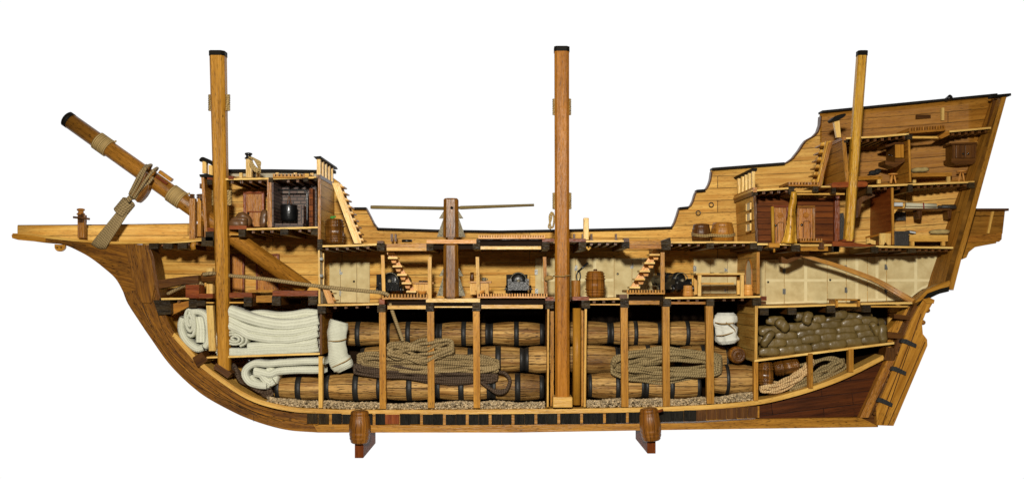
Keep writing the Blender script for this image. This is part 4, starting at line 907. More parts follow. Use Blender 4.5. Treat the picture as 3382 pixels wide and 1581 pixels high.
# ---------------------------------------------------------------- stands
def stand(x, ytop, lean, side, label):
    t = thing('support_stand', label, 'stand', P(x, 1515, .02)); b = MB(); b.mats = []
    prof = [(0, .026), (.004, .029), (.012, .030), (.016, .0285), (.02, .031), (.05, .0345), (.07, .034), (.074, .0325), (.078, .034), (.088, .033), (.09, .0315), (.093, .033), (.10, .031), (.103, .029), (.107, .0295), (.112, .025), (.115, .012)]
    ax = Vector((lean, 0, -1)); b.lathe(P(x-lean*40, ytop, -.05), ax, prof, 28, uvs_dummy=None) if False else b.lathe(P(x-lean*40, ytop, -.05), ax, [(a*.93, r) for a, r in prof], 28, tint=1.0)
    b.build('barrel_head', 'stand_wood', t)
    b = MB(); b.lathe(P(x-lean*40, ytop, -.05), ax, [(-.0015, .02), (.0, .024)], 24); b.build('top_disc', 'stand_wood', t)
    x0 = x-12; b = MB()
    y0, y1 = ytop+80, 1512
    if side > 0: f = [(x-16, y0), (x+12, y0), (x+12, y1), (x-16, y1)]; bk = [(x+33, y0), (x+33, 1470)]
    P0 = lambda px, py, d: P(px, py, d)
    if side > 0: c = [P0(x-17, y0, -.05), P0(x+12, y0, -.05), P0(x+12, 1512, -.05), P0(x-17, 1512, -.05)]
    else: c = [P0(x-8, y0, -.05), P0(x+20, y0, -.05), P0(x+20, 1497, -.05), P0(x-8, 1497, -.05)]
    off = Vector((side*.024, .12, 0))
    bk = [v+off for v in c]; bk[2] = bk[2]+Vector((0, 0, .03)); bk[3] = bk[3]+Vector((0, 0, .03))
    b.hexa(c+bk, 'z', tint=1.0); b.build('leg', 'stand_leg', t, bevel=.002)
    if side < 0: b = MB(); b.tube([P(x+16, ytop+14, -.05), P(x+44, ytop+4, -.055)], .0045, 8); b.build('peg', 'stand_leg', t)
stand(1188, 1356, .0, 1, 'turned barrel shaped wooden support under the bow half of the ship'); stand(2146, 1348, .10, -1, 'turned barrel shaped wooden support with a peg, under the stern half of the ship')

# ---------------------------------------------------------------- casks in the hold
def cask(x0, x1, yc, r, d, label, bands=(0, .5, 1), bw=13, grp='long casks lying in the hold', tilt=0, mats=('cask_wood', 'black_band'), endr=.80):
    s = sc(d); a = P(x0, yc, d); c = P(x1, yc+tilt, d); ax = (c-a); ln = ax.length; rr = r/1000*s; t = thing('cask', label, 'cask', ((a.x+c.x)/2, d, a.z-rr), grp)
    prof = []
    for i in range(15):
        q = i/14; prof.append((q*ln, rr*(endr+(1-endr)*(1-(2*q-1)**2)**.8)))
    b = MB(); rot = R.uniform(0, 6); b.lathe(a, ax, prof, 30, wob=lambda i, j: .006*math.sin(j*2.7+i*.3), tint=R.uniform(.82, 1.08)); b.build('staves', mats[0], t)
    for q in bands:
        w = bw/1000*s; mid = q*ln; m0, m1 = max(.0, mid-w), min(ln, mid+w)
        if 0 < q < 1: m0, m1 = mid-w*.62, mid+w*.62
        f = lambda u: rr*(endr+(1-endr)*(1-(2*u/ln-1)**2)**.8)+.0012
        b = MB(); b.lathe(a, ax, [(m0, f(m0)-.001), (m0, f(m0)), ((m0+m1)/2, f((m0+m1)/2)), (m1, f(m1)), (m1, f(m1)-.001)], 30, tint=R.uniform(.8, 1.2)); b.build('hoop', mats[1], t)
    return t
ORD = ['first', 'second', 'third', 'fourth', 'fifth', 'sixth']
G = 'casks lying end to end in the hold'
for i, (a, c, q) in enumerate(((1092, 1278, .5), (1278, 1449, .42), (1449, 1616, .5), (1616, 1795, .5))): cask(a, c, 1102, 40, .20, f'brown cask with black bands, {ORD[i]} from the bow in the top row', (0, q, 1), grp=G)
for i, (a, c, q) in enumerate(((1192, 1380, .5), (1380, 1560, .45), (1560, 1731, .5), (1731, 1830, 2))): cask(a, c, 1187, 45, .145, f'brown banded cask, {ORD[i]} from the bow in the middle row ahead of main mast', (0, q, 1) if q < 1 else (0,), 15, grp=G)
for i, (a, c, q) in enumerate(((913, 1077, .47), (1077, 1262, .55), (1262, 1440, .52), (1440, 1623, .46), (1623, 1796, .5))): cask(a, c, 1279-(2 if i else -2), 45 if i else 39, .075, f'brown banded cask, {ORD[i]} from the bow in the bottom row on gravel', (0, q, 1), 15, grp=G)
for i, (a, c, q) in enumerate(((1850, 2014, 2), (2014, 2180, .5), (2180, 2362, .48))): cask(a, c, 1100, 40, .20, f'brown cask with black bands, {ORD[i]} behind the main mast in the top row', (0, q, 1) if q < 1 else (1,), 11, grp=G)
for i, (a, c, q) in enumerate(((1860, 2042, 2), (2042, 2233, .5), (2233, 2404, .5))): cask(a, c, 1186, 47, .145, f'brown cask with black bands, {ORD[i]} behind the main mast in the middle row', (0, q, 1) if q < 1 else (1,), 12, grp=G)
for i, (a, c, q) in enumerate(((1941, 2127, .52), (2127, 2310, .48))): cask(a, c, 1273, 44, .075, f'brown banded cask, {ORD[i]} behind the pump tube in the bottom row', (0, q, 1), 12, grp=G)
cask(2352, 2491, 1252, 50, .075, 'fat brown cask with one dark band in front of the after hold bulkhead', (.32,), 9, grp=G, endr=.84)

RP = [(0, .78), (.01, .80), (.06, .86), (.065, .96), (.10, .97), (.105, .87), (.16, .92), (.165, 1.03), (.20, 1.03), (.205, .93), (.28, .97), (.285, 1.07), (.32, 1.07), (.325, .98), (.5, 1.0), (.675, .98), (.68, 1.07), (.715, 1.07), (.72, .97), (.795, .93), (.80, 1.03), (.835, 1.03), (.84, .92), (.895, .87), (.90, .97), (.935, .96), (.94, .86), (.99, .80), (1, .78)]
def keg(c, axis, h, r, mat, label, cat='barrel', grp=None, lid='walnut', extra=None, name='barrel', prof=RP):
    c = Vector(c); ax = Vector(axis).normalized(); t = thing(name, label, cat, c, grp); b = MB()
    b.lathe(c, ax, [(a*h, q*r) for a, q in prof], 28, tint=1.0); b.build('barrel_body', mat, t)
    b = MB(); b.lathe(c+ax*h, ax, [(-.001, r*.66), (.001, r*.66), (.0012, 0)], 24); b.build('barrel_lid', lid, t); return t
t = keg(P(1105, 805, .06), (0, 0, 1), .082, .032, 'dark_cask', 'glossy ringed brown barrel with green sprigs on top beside the bow ladder')
for k in range(3): b = MB(); [b.ball(P(1094+k*6+R.uniform(-2, 2), 720-R.uniform(0, 5), .05+.006*j), .0036) for j in range(3)]; o = b.build('leafy_sprig', 'green_leaf'); tag(o, ['small green sprig on the left of the glossy barrel top', 'small green sprig in the middle of the glossy barrel top', 'small green sprig on the right of the glossy barrel top'][k], 'greens', 'green sprigs on the barrel')
t = keg(P(1966, 980, .07), (0, 0, 1), .086, .0325, 'stand_wood', 'upright brown ringed barrel on the gun deck beside the pump', lid='oak'); b = MB(); b.lathe(P(1966, 894, .07), (0, 0, 1), [(0, .007), (.006, .006)], 12); b.build('bung', 'walnut', t)
for (x, w, h, m_, l_) in ((2316, 31, 56, 'walnut', 'smaller dark barrel lashed to its neighbour on the weather deck'), (2386, 38, 61, 'oak', 'bigger brown barrel lashed to its neighbour on the weather deck')):
    c = P(x, 797, .05); keg(c, (0, 0, 1), h/1000*1.02, w/1000*1.02, m_, l_, grp='two barrels lashed together', lid='chest_dark', prof=[(0, .95), (.25, 1.0), (.28, 1.03), (.31, 1.0), (.5, .99), (.66, .95), (.69, .97), (.72, .93), (.85, .86), (.88, .88), (1.0, .8)])
b = MB()
for q in (0, 5):
    pts = [P(2284, 770+q, .05), P(2300, 774+q, .018), P(2330, 776+q, .016), P(2350, 774+q, .02), P(2386, 776+q, .008), P(2415, 775+q, .016), P(2426, 770+q, .05), P(2386, 772+q, .092), P(2316, 772+q, .085), P(2284, 770+q, .05)]
    b.tube(cr(pts, 5), .0022, 6)
tag(b.build('lashing_rope', 'rope_wrap'), 'light rope lashed around the two barrels on the weather deck', 'rope')
ek = keg(P(2438, 1172, .015), (0, 1, 0), .06, .0285, 'stand_wood', 'small round barrel seen end on, on the casks by the after bulkhead', prof=[(0, .84), (.1, .95), (.4, 1), (1, .85)])
o = None
b = MB(); c = P(2438, 1172, .0145); b.lathe(c, (0, 1, 0), [(.0, .0235), (-.0025, .0235), (-.003, .020), (-.001, .019), (-.001, .0135), (-.0025, .0125), (-.0025, .0085), (-.001, .008), (-.001, 0)], 24); b.build('keg_end', 'walnut', ek)
keg(P(2528, 1271, .04), (0, 0, 1), .077, .0265, 'dark_cask', 'upright dark glossy ringed keg at the foot of the after hold bulkhead')
keg(P(2556, 1218, .045), (1, 0, .17), .082, .0265, 'dark_cask', 'tilted dark glossy ringed keg lying beside the rope coils astern')
# buckets
BK = [(0, 1), (.1, .99), (.12, 1.04), (.22, 1.04), (.24, .97), (.6, .9), (.62, .96), (.72, .95), (.74, .88), (.9, .86), (1, .86)]
for x, y, w, h, l_ in ((2272, 978, 17, 36, 'pinkish wooden tub beside the cannon at the foot of the long table'), (2471, 975, 16, 36, 'pinkish wooden tub in the arched doorway at the right end of the long table')):
    t = thing('tub', l_, 'tub', P(x, y, .03), 'small wooden tubs'); b = MB(); b.lathe(P(x, y, .03), (0, 0, 1), [(a*h/1000, r*w/1000) for a, r in BK], 20); b.build('tub_body', 'pink_wood', t); b = MB(); b.lathe(P(x, y-h-.5, .03), (0, 0, 1), [(0, w/1000*.7), (.0006, 0)], 20); b.build('tub_inside', 'honey', t)
for x, y, l_ in ((1394, 972, 'shallow wooden bowl on the grating before the left gun deck chest'), (1586, 970, 'shallow wooden bowl on the grating before the right gun deck chest')):
    b = MB(); b.lathe(P(x, y, .03), (0, 0, 1), [(0, .010), (.006, .014), (.010, .016), (.012, .016), (.012, .013), (.008, .009)], 20); tag(b.build('bowl', 'pink_wood'), l_, 'bowl', 'shallow bowls on the gun deck')

# ---------------------------------------------------------------- ropes
def coil(name, label, mat, path, h, turns, r, d, dd, seed, hang=()):
    rr = random.Random(seed); C_ = [Vector((x, y, 0)) for x, y in path]; cl = cr(C_, 10); n = len(cl); pts = []
    segs = 60; tot = turns*segs
    ph = [rr.uniform(0, 6.28) for _ in range(8)]
    for i in range(tot+1):
        k = i/segs; th = 2*math.pi*k; tn = k % 1.0; turn = int(k)
        ln = .5-.5*math.cos(th); ln = max(0, min(1, .5-.53*math.cos(th)))      # along the bundle
        up = math.sin(th); up = math.copysign(abs(up)**.7, up)
        fr = (.06+.94*((turn*.618) % 1.0)); f2 = (.06+.94*(((turn+1)*.618) % 1.0)); amp = lerp(fr, f2, tn*tn*(3-2*tn))
        inset = (1-amp)*.10; ln = inset+(1-2*inset)*ln
        idx = ln*(n-1); a = int(min(idx, n-2)); c = cl[a].lerp(cl[a+1], idx-a)
        hh = h*(.93+.07*math.sin(ln*5+ph[0]))
        y = c.y+up*hh*amp+1.1*r*1000*math.sin(ln*8+turn*1.7+ph[turn % 8])+.5*r*1000*math.sin(ln*19+turn*2.9); x = c.x
        dz = d+dd*(.5+.5*math.sin(turn*2.4+ln*4+ph[(turn+3) % 8]))*(.5+.5*amp)+.008*math.sin(ln*13+turn*3.1)
        pts.append(P(x, y, dz))
    b = MB(); b.tube(pts, r, 6); o = b.build(name, mat); tag(o, label, 'rope', 'rope coils in the hold'); return o
coil('rope_coil', 'long dark brown rope coil under the tan coils in the forward hold', 'rope_dark', [(1168, 1218), (1300, 1228), (1420, 1238), (1560, 1244), (1650, 1248)], 27, 13, .0050, .02, .03, 3)
b = MB(); b.tube(cr([P(1600, 1268, .02), P(1640, 1296, .012), P(1670, 1290, .01), P(1684, 1255, .01), P(1668, 1232, .015), P(1650, 1228, .03)], 8), .0058, 8); b.tube(cr([P(1590, 1262, .02), P(1620, 1284, .014), P(1650, 1290, .01), P(1672, 1286, .01)], 8), .005, 8); tag(b.build('rope_end', 'rope_dark'), 'dark brown rope loop hanging off the right end of the coil', 'rope')
coil('rope_coil', 'long tan rope coil lying on the dark one in the forward hold', 'rope_tan', [(1180, 1188), (1290, 1200), (1420, 1204), (1560, 1200), (1655, 1208)], 36, 15, .0048, .015, .035, 4)
coil('rope_coil', 'thick tan rope coil on top of the pile in the forward hold', 'rope_tan', [(1280, 1160), (1390, 1162), (1502, 1146)], 44, 8, .0060, -.004, .02, 9)
coil('rope_coil', 'tangled tan rope coil across three posts of the middle hold', 'rope_grey', [(2020, 1212), (2120, 1208), (2250, 1202), (2390, 1202)], 62, 24, .0050, .014, .04, 5)
coil('rope_coil', 'straw coloured rope coil beside the small kegs in the after hold', 'rope_straw', [(2510, 1280), (2580, 1274), (2640, 1240), (2690, 1190)], 20, 13, .004, .02, .03, 6)
coil('rope_coil', 'dull tan rope coil rising to the stern in the after hold', 'rope_grey', [(2610, 1280), (2680, 1255), (2740, 1220), (2790, 1196)], 24, 11, .0044, .035, .03, 8)
b = MB(); b.tube(cr([P(2640, 1206, .06), P(2700, 1190, .06), P(2750, 1180, .05), P(2785, 1200, .04), P(2740, 1232, .04), P(2660, 1268, .03), P(2610, 1283, .03)], 8), .005, 8); b.tube(cr([P(2660, 1216, .06), P(2720, 1186, .05), P(2770, 1196, .045), P(2790, 1214, .05), P(2700, 1262, .03)], 8), .005, 8); tag(b.build('rope_end', 'rope_grey'), 'loose tan rope loop around the end of the after coil', 'rope')
coil('rope_coil', 'small dark rope coil tucked under the canvas at the bow end of the hold', 'rope_dark', [(768, 1206), (800, 1250), (860, 1290), (905, 1300)], 12, 7, .005, .03, .04, 12)
# anchor cable along the gun deck
b = MB(); b.tube(cr([P(672, 906, -.012), P(700, 902, -.016), P(735, 905, .035), P(762, 910, .01), P(830, 916, -.006), P(900, 924, -.012), P(1000, 938, -.016), P(1100, 950, -.014), P(1200, 960, -.016), P(1262, 966, -.020), P(1284, 974, -.022)], 8), .0062, 10)
tag(b.build('anchor_cable', 'rope_tan'), 'thick tan cable running from the bow bitts over the gun deck', 'rope')
b = MB(); b.tube(cr([P(1289, 1000, .02), P(1294, 1022, .02), P(1304, 1052, .02), P(1318, 1090, .01), P(1331, 1125, .0)], 8), .006, 10); tag(b.build('hanging_rope', 'rope_tan'), 'tan rope hanging from the deck down to the rope pile', 'rope')
b = MB(); b.tube(cr([P(554, 970, .06), P(590, 952, .045), P(622, 938, .02), P(650, 934, .01), P(672, 936, .03)], 8), .006, 10); tag(b.build('cable_end', 'rope_tan'), 'short tan cable end curling over the box at the bow', 'rope')
# riding bitts
b = MB(); b.box(681, 884, 702, 982, .03, .055, 'z'); k = b.build('riding_bitt', 'pale_lime', ship, bevel=.002); b = MB(); b.lathe(P(667, 916, .01), (1, 0, 0), [(0, .014), (.003, .017), (.05, .017)], 8, smooth=False); b.build('bitt_bar', 'walnut', k)
# gammoning: rope, blocks and knot from bowsprit to head rail
gm = thing('bowsprit_rigging', 'tan rope lashing with wooden hearts from the bowsprit to the beak', 'rigging', P(330, 812, -.02))
b = MB()
for i in range(9):
    o_ = i/8; x0 = lerp(309, 350, o_); y0 = lerp(800, 812, o_) + 5*math.sin(o_*3.14); x1 = lerp(396, 420, o_); y1 = lerp(692, 704, o_)
    b.tube(cr([P(x0+2, y0+8, .02), P(x0, y0, -.012), P((x0+x1)/2, (y0+y1)/2, -.022-.004*math.sin(o_*3.14)), P(x1, y1, -.016)], 5), .0042, 6)
b.build('lashing', 'rope_tan', gm)
b = MB(); c = P(411, 684, -.015)
for i in range(6):
    ax = Vector((.64, 0, .77)); o_ = c+ax*(i-2.5)*.008; pts = []
    sdv = ax.cross(AX['y']).normalized()
    for k in range(13): q = 2*math.pi*k/12; pts.append(o_+sdv*.020*math.cos(q)+AX['y']*.016*math.sin(q)+ax*.004*math.sin(q))
    b.tube(pts, .0048, 6)
b.tube([P(418, 668, -.015), P(432, 652, -.015), P(440, 650, -.015)], .010, 8); b.build('knot', 'rope_tan', gm)
for (p0, p1, p2, p3), nm in ((((424, 634), (470, 568), (482, 572), (440, 648)), 'a'), (((447, 660), (486, 610), (492, 618), (455, 668)), 'b')):
    b = MB(); b.prism(cr2([p0, ((p0[0]+p1[0])/2-3, (p0[1]+p1[1])/2-2), p1, p2, ((p2[0]+p3[0])/2+5, (p2[1]+p3[1])/2+3), p3, p0], 3)[:-1], -.035, -.005, (.6, -.8)); b.build('heart_block', 'stem_wood', gm, bevel=.003)
b = MB()
loops = [[P(432, 650, -.03), P(455, 610, -.04), P(472, 575, -.04), P(484, 552, -.035), P(500, 545, .03), P(492, 560, .10)],
         [P(440, 655, -.03), P(470, 612, -.04), P(492, 580, -.04), P(510, 560, -.03), P(520, 556, .04), P(505, 575, .10)],
         [P(428, 642, -.028), P(444, 608, -.042), P(462, 573, -.044), P(478, 552, -.02), P(484, 546, .04)],
         [P(446, 660, -.02), P(476, 622, -.02), P(494, 600, -.02), P(505, 585, -.01)]]
for l in loops: b.tube(cr(l, 6), .0048, 7)
b.build('rope_strop', 'rope_tan', gm)

# bollards
def bollard(x, w, y0, y1, label, d=-.01, dark=False):
    t = thing('belaying_post', label, 'post', P(x, y1, d)); b = MB(); b.box(x-w/2, y0+20, x+w/2, y1, d, d+.02, 'z'); b.build('post_shaft', 'oak' if not dark else 'pale_lime', t)
    b = MB(); b.lathe(P(x, y0+20, d+.01), (0, 0, 1), [(0, .013), (.004, .013), (.006, .009), (.012, .0085), (.014, .0125), (.019, .0125), (.021, .006)], 16); b.build('post_head', 'oak' if not dark else 'iron', t); return t
t = bollard(267, 22, 689, 785, 'knobbed post with crossbar standing on the beak'); b = MB(); b.tube([P(242, 717, -.02), P(296, 723, -.02)], .0035, 8); b.build('crossbar', 'walnut', t)
b = MB(); b.tube([P(285, 712, -.022), P(285, 735, -.022)], .002, 6); b.build('belaying_pin', 'walnut', t)
b = MB(); b.box(258, 705, 276, 735, -.0115, -.009, 'z', tint=.6); b.build('post_band', 'walnut', t)
t = bollard(821, 18, 505, 586, 'pale post with dark knob and hanging rope on the forecastle', d=.03, dark=True)
b = MB(); b.lathe(P(820, 514, .04), (0, 0, 1), [(0, .006), (.002, .010), (.006, .010), (.009, .004)], 14); b.build('post_button', 'pale_lime', t)
b = MB()
for i in range(5): b.tube(cr([P(820+i*2, 520+i, .02), P(835+i*4, 522+i*2, .015), P(848+i*3, 540, .015), P(856-i*2, 560+i*2, .02), P(840-i*3, 548, .02), P(830, 530, .02)], 6), .0028, 6)
b.tube(cr([P(848, 540, .014), P(858, 552, .014), P(859, 572, .02)], 5), .003, 6)
tag(b.build('rope_hank', 'rope_wrap'), 'small hank of light rope hanging on the forecastle post', 'rope')
b = MB(); b.box(849, 572, 856, 587, .1, .115, 'z'); tag(b.build('short_post', 'pale_lime'), 'short pale peg on the forecastle beside the hanging rope', 'post')

# ---------------------------------------------------------------- canvas and bundles
def ribbon(b, pts, th, d0, d1, n=6, tint=None, taper=None):
    c = cr([(x, y, 0) for x, y in pts], n); vs = []; us = []; L = 0; m = len(c); prof = [(-.5, 1.0), (-.5, .018), (-.46, .007), (-.34, .0012), (0, 0), (.34, .0012), (.46, .007), (.5, .018), (.5, 1.0)]
    for i, p in enumerate(c):
        q0 = c[max(0, i-1)]; q1 = c[min(m-1, i+1)]; t = (q1-q0).normalized(); nrm = Vector((-t.y, t.x, 0))
        if i: L += (c[i]-c[i-1]).length/1000
        w = th*(taper(i/(m-1)) if taper else 1)
        for k, (o, dp) in enumerate(prof):
            dd = d1 if dp == 1.0 else d0+dp+.0012*math.sin(L*80+k)
            q = p+nrm*(o*w); base = P(q.x, q.y, d0); vs.append(Vector((base.x, dd, base.z))); us.append((L, k*.006+(.1 if dp == 1 else 0)))
    K = len(prof)
    b.add(vs, [(i*K+k, (i+1)*K+k, (i+1)*K+(k+1) % K, i*K+(k+1) % K) for i in range(m-1) for k in range(K)]+[tuple(range(K))[::-1], tuple((m-1)*K+k for k in range(K))], uvs=us, smooth=True, tint=1.0)
def spiral(cx, cy, rx, ry, turns, a0=0, rot=0, n=10):
    o = []
    for i in range(int(turns*n)+1):
        t = i/n; f = (t+.25)/turns; an = a0+t*2*math.pi; x = rx*f*math.cos(an); y = ry*f*math.sin(an); o.append((cx+x*math.cos(rot)-y*math.sin(rot), cy+x*math.sin(rot)+y*math.cos(rot)))
    return o
b = MB()
ribbon(b, [(752, 1026), (800, 1044), (860, 1062), (930, 1072), (1000, 1066), (1052, 1054)], 38, .0, .16)
ribbon(b, [(748, 1040), (800, 1048), (850, 1040), (910, 1046), (960, 1044), (1010, 1036), (1050, 1040)], 34, .04, .18)
ribbon(b, [(748, 1052), (800, 1078), (850, 1092), (930, 1100), (1000, 1092), (1050, 1078)], 27, .003, .16)
ribbon(b, [(750, 1074), (790, 1092), (820, 1108), (880, 1120), (950, 1122), (1010, 1112), (1050, 1100)], 26, .0, .16)
ribbon(b, [(716, 1156), (800, 1158), (900, 1152), (1000, 1150), (1050, 1142)], 17, .002, .16)
ribbon(b, [(716, 1168), (800, 1168), (900, 1164), (1000, 1160), (1054, 1156)], 14, .0, .16)
ribbon(b, [(816, 1144), (900, 1138), (1000, 1134), (1048, 1124)], 24, .006, .16)
ribbon(b, spiral(772, 1118, 40, 24, 3.1, .4, .12), 8.5, .004, .15)
ribbon(b, [(706, 1102), (712, 1118), (712, 1140), (718, 1164)], 16, .01, .1)
tag(b.build('folded_canvas', 'canvas'), 'big pile of folded off white canvas on the bow hold shelf', 'canvas')
b = MB()
ribbon(b, spiral(624, 1062, 17, 46, 2.6, -1.6, -.10), 10, .002, .10)
ribbon(b, [(602, 1048), (594, 1072), (600, 1104), (620, 1134), (648, 1152), (670, 1146)], 24, .0, .11)
ribbon(b, [(622, 1030), (652, 1030), (676, 1044), (684, 1084), (684, 1126), (672, 1146)], 22, .006, .13)
ribbon(b, [(654, 1044), (660, 1080), (660, 1130)], 34, .014, .13)
tag(b.build('canvas_roll', 'canvas'), 'upright rolled off white canvas against the bow planking', 'canvas')
b = MB()
ribbon(b, [(1070, 1192), (1000, 1194), (930, 1198), (880, 1202), (840, 1200), (812, 1216), (806, 1238), (822, 1262), (850, 1272), (880, 1274)], 24, .0, .11)
ribbon(b, [(1062, 1222), (980, 1222), (920, 1226), (890, 1236), (862, 1230), (836, 1224)], 26, .004, .11)
ribbon(b, [(838, 1232), (860, 1238), (872, 1252), (890, 1264), (904, 1256)], 26, .006, .1)
ribbon(b, [(828, 1240), (840, 1256), (862, 1268), (890, 1276)], 14, .01, .1)
ribbon(b, [(880, 1216), (900, 1240), (896, 1262)], 36, .012, .1)
tag(b.build('folded_canvas', 'canvas'), 'small folded off white canvas under the bow hold shelf', 'canvas')
def bundle(pts, radii, d, label, mat, ties, flat=.8, amp=.05, seed=1, depthr=.9):
    c = cr([P(x, y, d) for x, y in pts], 6); rs = []
    n = len(c)
    for i in range(n): t = i/(n-1)*(len(radii)-1); k = int(min(t, len(radii)-2)); rs.append(lerp(radii[k], radii[k+1], t-k)/1000)
    t = thing('canvas_bundle', label, 'bundle', (c[-1].x, d, min(q.z for q in c)-.02), 'tied cloth bundles'); b = MB()
    vs = []; us = []; L = 0; S = 28; rr = random.Random(seed); ph = [rr.uniform(0, 6) for _ in range(6)]
    for i, p in enumerate(c):
        tt = (c[min(i+1, n-1)]-c[max(i-1, 0)]).normalized(); sd = tt.cross(AX['y']).normalized(); dp = AX['y']
        if i: L += (c[i]-c[i-1]).length
        for j in range(S+1):
            an = 2*math.pi*(j % S)/S; w = 1+amp*math.sin(an*3+ph[0]+L*20)+amp*.6*math.sin(an*7+ph[1]-L*30)+amp*.5*math.sin(L*160+ph[2]+an)
            vs.append(p+sd*math.cos(an)*rs[i]*w+dp*math.sin(an)*rs[i]*w*flat); us.append((L, j/S*2*math.pi*rs[i]))
    b.add(vs, [(i*(S+1)+j, (i+1)*(S+1)+j, (i+1)*(S+1)+j+1, i*(S+1)+j+1) for i in range(n-1) for j in range(S)]+[tuple(range(S)), tuple((n-1)*(S+1)+j for j in range(S))[::-1]], uvs=us, smooth=True, tint=1.0)
    b.build('cloth', mat, t, bevel=0)
    for line in ties: b = MB(); b.tube(cr([P(x, y, dd) for x, y, dd in line], 5), .0016, 6); b.build('tie_string', 'twine', t)
bundle([(1120, 1060), (1116, 1076), (1112, 1110), (1114, 1150), (1120, 1185), (1136, 1208), (1142, 1220)], [30, 33, 33, 29, 31, 38, 35, 26], .04, 'off white canvas bundle tied twice beside the forward hold bulkhead', 'canvas',
       [[(1084, 1125, .03), (1100, 1126, .008), (1125, 1124, .008), (1144, 1118, .02)], [(1098, 1212, .02), (1120, 1202, .006), (1145, 1190, .006), (1158, 1180, .02)]])
bundle([(2398, 1032), (2398, 1045), (2396, 1066), (2398, 1082), (2402, 1100), (2404, 1120), (2406, 1134)], [24, 34, 36, 31, 38, 36, 38, 26], .04, 'white cotton bundle tied with string near the after bulkhead', 'cotton',
       [[(2362, 1064, .02), (2380, 1068, .004), (2400, 1068, .002), (2424, 1066, .01)], [(2366, 1108, .02), (2390, 1106, .002), (2412, 1100, .002), (2434, 1092, .02)], [(2398, 1064, .002), (2414, 1076, 0), (2426, 1088, .004), (2428, 1096, .006)]], amp=.13, seed=5)

# ---------------------------------------------------------------- sacks
def sack(x, y, w, h, d, label, mat, grp, rot=0, th=None, seed=0, pinch=.5, bend=0):
    rr = random.Random(seed); s = sc(d); hw, hh = w/2000*s, h/2000*s; ht = (th or min(w, h)*.75)/2000*s; c = P(x, y, d); b = MB(); vs = []; us = []; n, S = 14, 18
    ph = rr.uniform(0, 6)
    for i in range(n+1):
        u = -1+2*i/n; e = max(0, 1-abs(u)**4.5)**.5
        if i in (0, n): e = .5
        for j in range(S+1):
            an = 2*math.pi*(j % S)/S; ca, sa = math.cos(an), math.sin(an); ca = math.copysign(abs(ca)**.6, ca); sa = math.copysign(abs(sa)**.8, sa)
            wr = 1+.09*math.sin(an*6+ph)*abs(u)**2+.05*math.sin(u*7+an*2+ph)+.03*math.sin(u*15+an*3+ph)
            lx = u*hw; lz = ca*hh*e*wr+bend*(1-u*u)*hh; ly = sa*ht*e*wr
            X = lx*math.cos(rot)-lz*math.sin(rot); Z = lx*math.sin(rot)+lz*math.cos(rot); vs.append(c+Vector((X, ly, Z))); us.append((lx, lz))
    b.add(vs, [(i*(S+1)+j, i*(S+1)+j+1, (i+1)*(S+1)+j+1, (i+1)*(S+1)+j) for i in range(n) for j in range(S)]+[tuple(range(S))[::-1], tuple(n*(S+1)+j for j in range(S))], uvs=us, smooth=True, tint=rr.uniform(.82, 1.15))
    return tag(b.build('sack', mat), label, 'sack', grp)
rows = [  # y at the left, y at the right, list of centre x and width
 ('bottom row', [(2541, 1162, 60), (2597, 1157, 56), (2651, 1151, 54), (2710, 1143, 56), (2764, 1136, 56), (2818, 1130, 56), (2874, 1122, 56)]),
 ('second row', [(2562, 1134, 62), (2621, 1131, 58), (2677, 1120, 58), (2734, 1114, 54), (2794, 1112, 64), (2860, 1104, 60)]),
 ('third row', [(2596, 1108, 64), (2660, 1103, 60), (2726, 1097, 66), (2794, 1090, 64), (2850, 1084, 56)]),
 ('fourth row', [(2545, 1092, 66), (2626, 1080, 62), (2674, 1078, 66), (2738, 1075, 68), (2812, 1067, 62), (2868, 1062, 54)]),
 ('top row', [(2560, 1058, 52), (2644, 1046, 40), (2704, 1056, 40), (2750, 1060, 50), (2772, 1040, 46), (2808, 1048, 50), (2852, 1048, 50)])]
sd = 0
for ri, (nm, L) in enumerate(rows):
    for i, (x, y, w) in enumerate(L):
        sd += 1; sack(x, y, w*1.18, 30+(ri % 2)*1, .022+ri*.012+.01*(i % 2)*.5, f'olive glossy sack, {(ORD+["seventh"])[i]} from the left in the {nm} of the stern pile', 'sack_olive', 'olive sacks piled on the stern shelf', rot=(.10 if i % 2 else .06)+R.uniform(-.07, .07), th=23, seed=sd, bend=R.uniform(0, .15))
for x, y, w, h, r_, l_, dd in ((2536, 1118, 62, 28, .95, 'olive sack bent upright at the left end of the stern pile', .012), (2582, 1074, 50, 34, -.75, 'olive sack tipped askew near the left top of the stern pile', .02), (2668, 1050, 44, 32, 1.25, 'olive sack standing askew on top of the middle of the stern pile', .03),
                         (2916, 1100, 62, 30, 1.62, 'olive sack standing upright at the right end of the stern pile', .012), (2888, 1086, 52, 24, -1.1, 'olive sack leaning on the upright one at the right of the stern pile', .02)):
    sd += 1; sack(x, y, w, h, dd, l_, 'sack_olive', 'olive sacks piled on the stern shelf', rot=r_, th=30, seed=sd, bend=.2)
sd = 100
for x in range(2530, 2900, 52):   # the sacks at the back of the pile
    for y, d in ((1140, .09), (1108, .1), (1078, .11)):
        if y > 1100 and x > 2830: continue
        sd += 1; sack(x+R.uniform(-5, 5), y+(2700-x)*.06, 62, 30, d, 'olive sack hidden at the back of the stern pile', 'sack_olive', 'olive sacks at the back of the stern pile', rot=.08, th=44, seed=sd)
sack(786, 738, 60, 26, .02, 'flat brown sack lying in front in the galley corner', 'sack_brown', 'brown sacks in the galley', rot=.02, seed=201, th=36); sack(790, 727, 54, 22, .03, 'flat brown sack lying on another in the galley corner', 'sack_brown', 'brown sacks in the galley', rot=.05, seed=202, th=34)
sack(806, 726, 54, 36, .06, 'rounded brown sack leaning behind the flat ones in the galley', 'sack_brown', 'brown sacks in the galley', rot=-.7, seed=203, th=40, bend=.2)
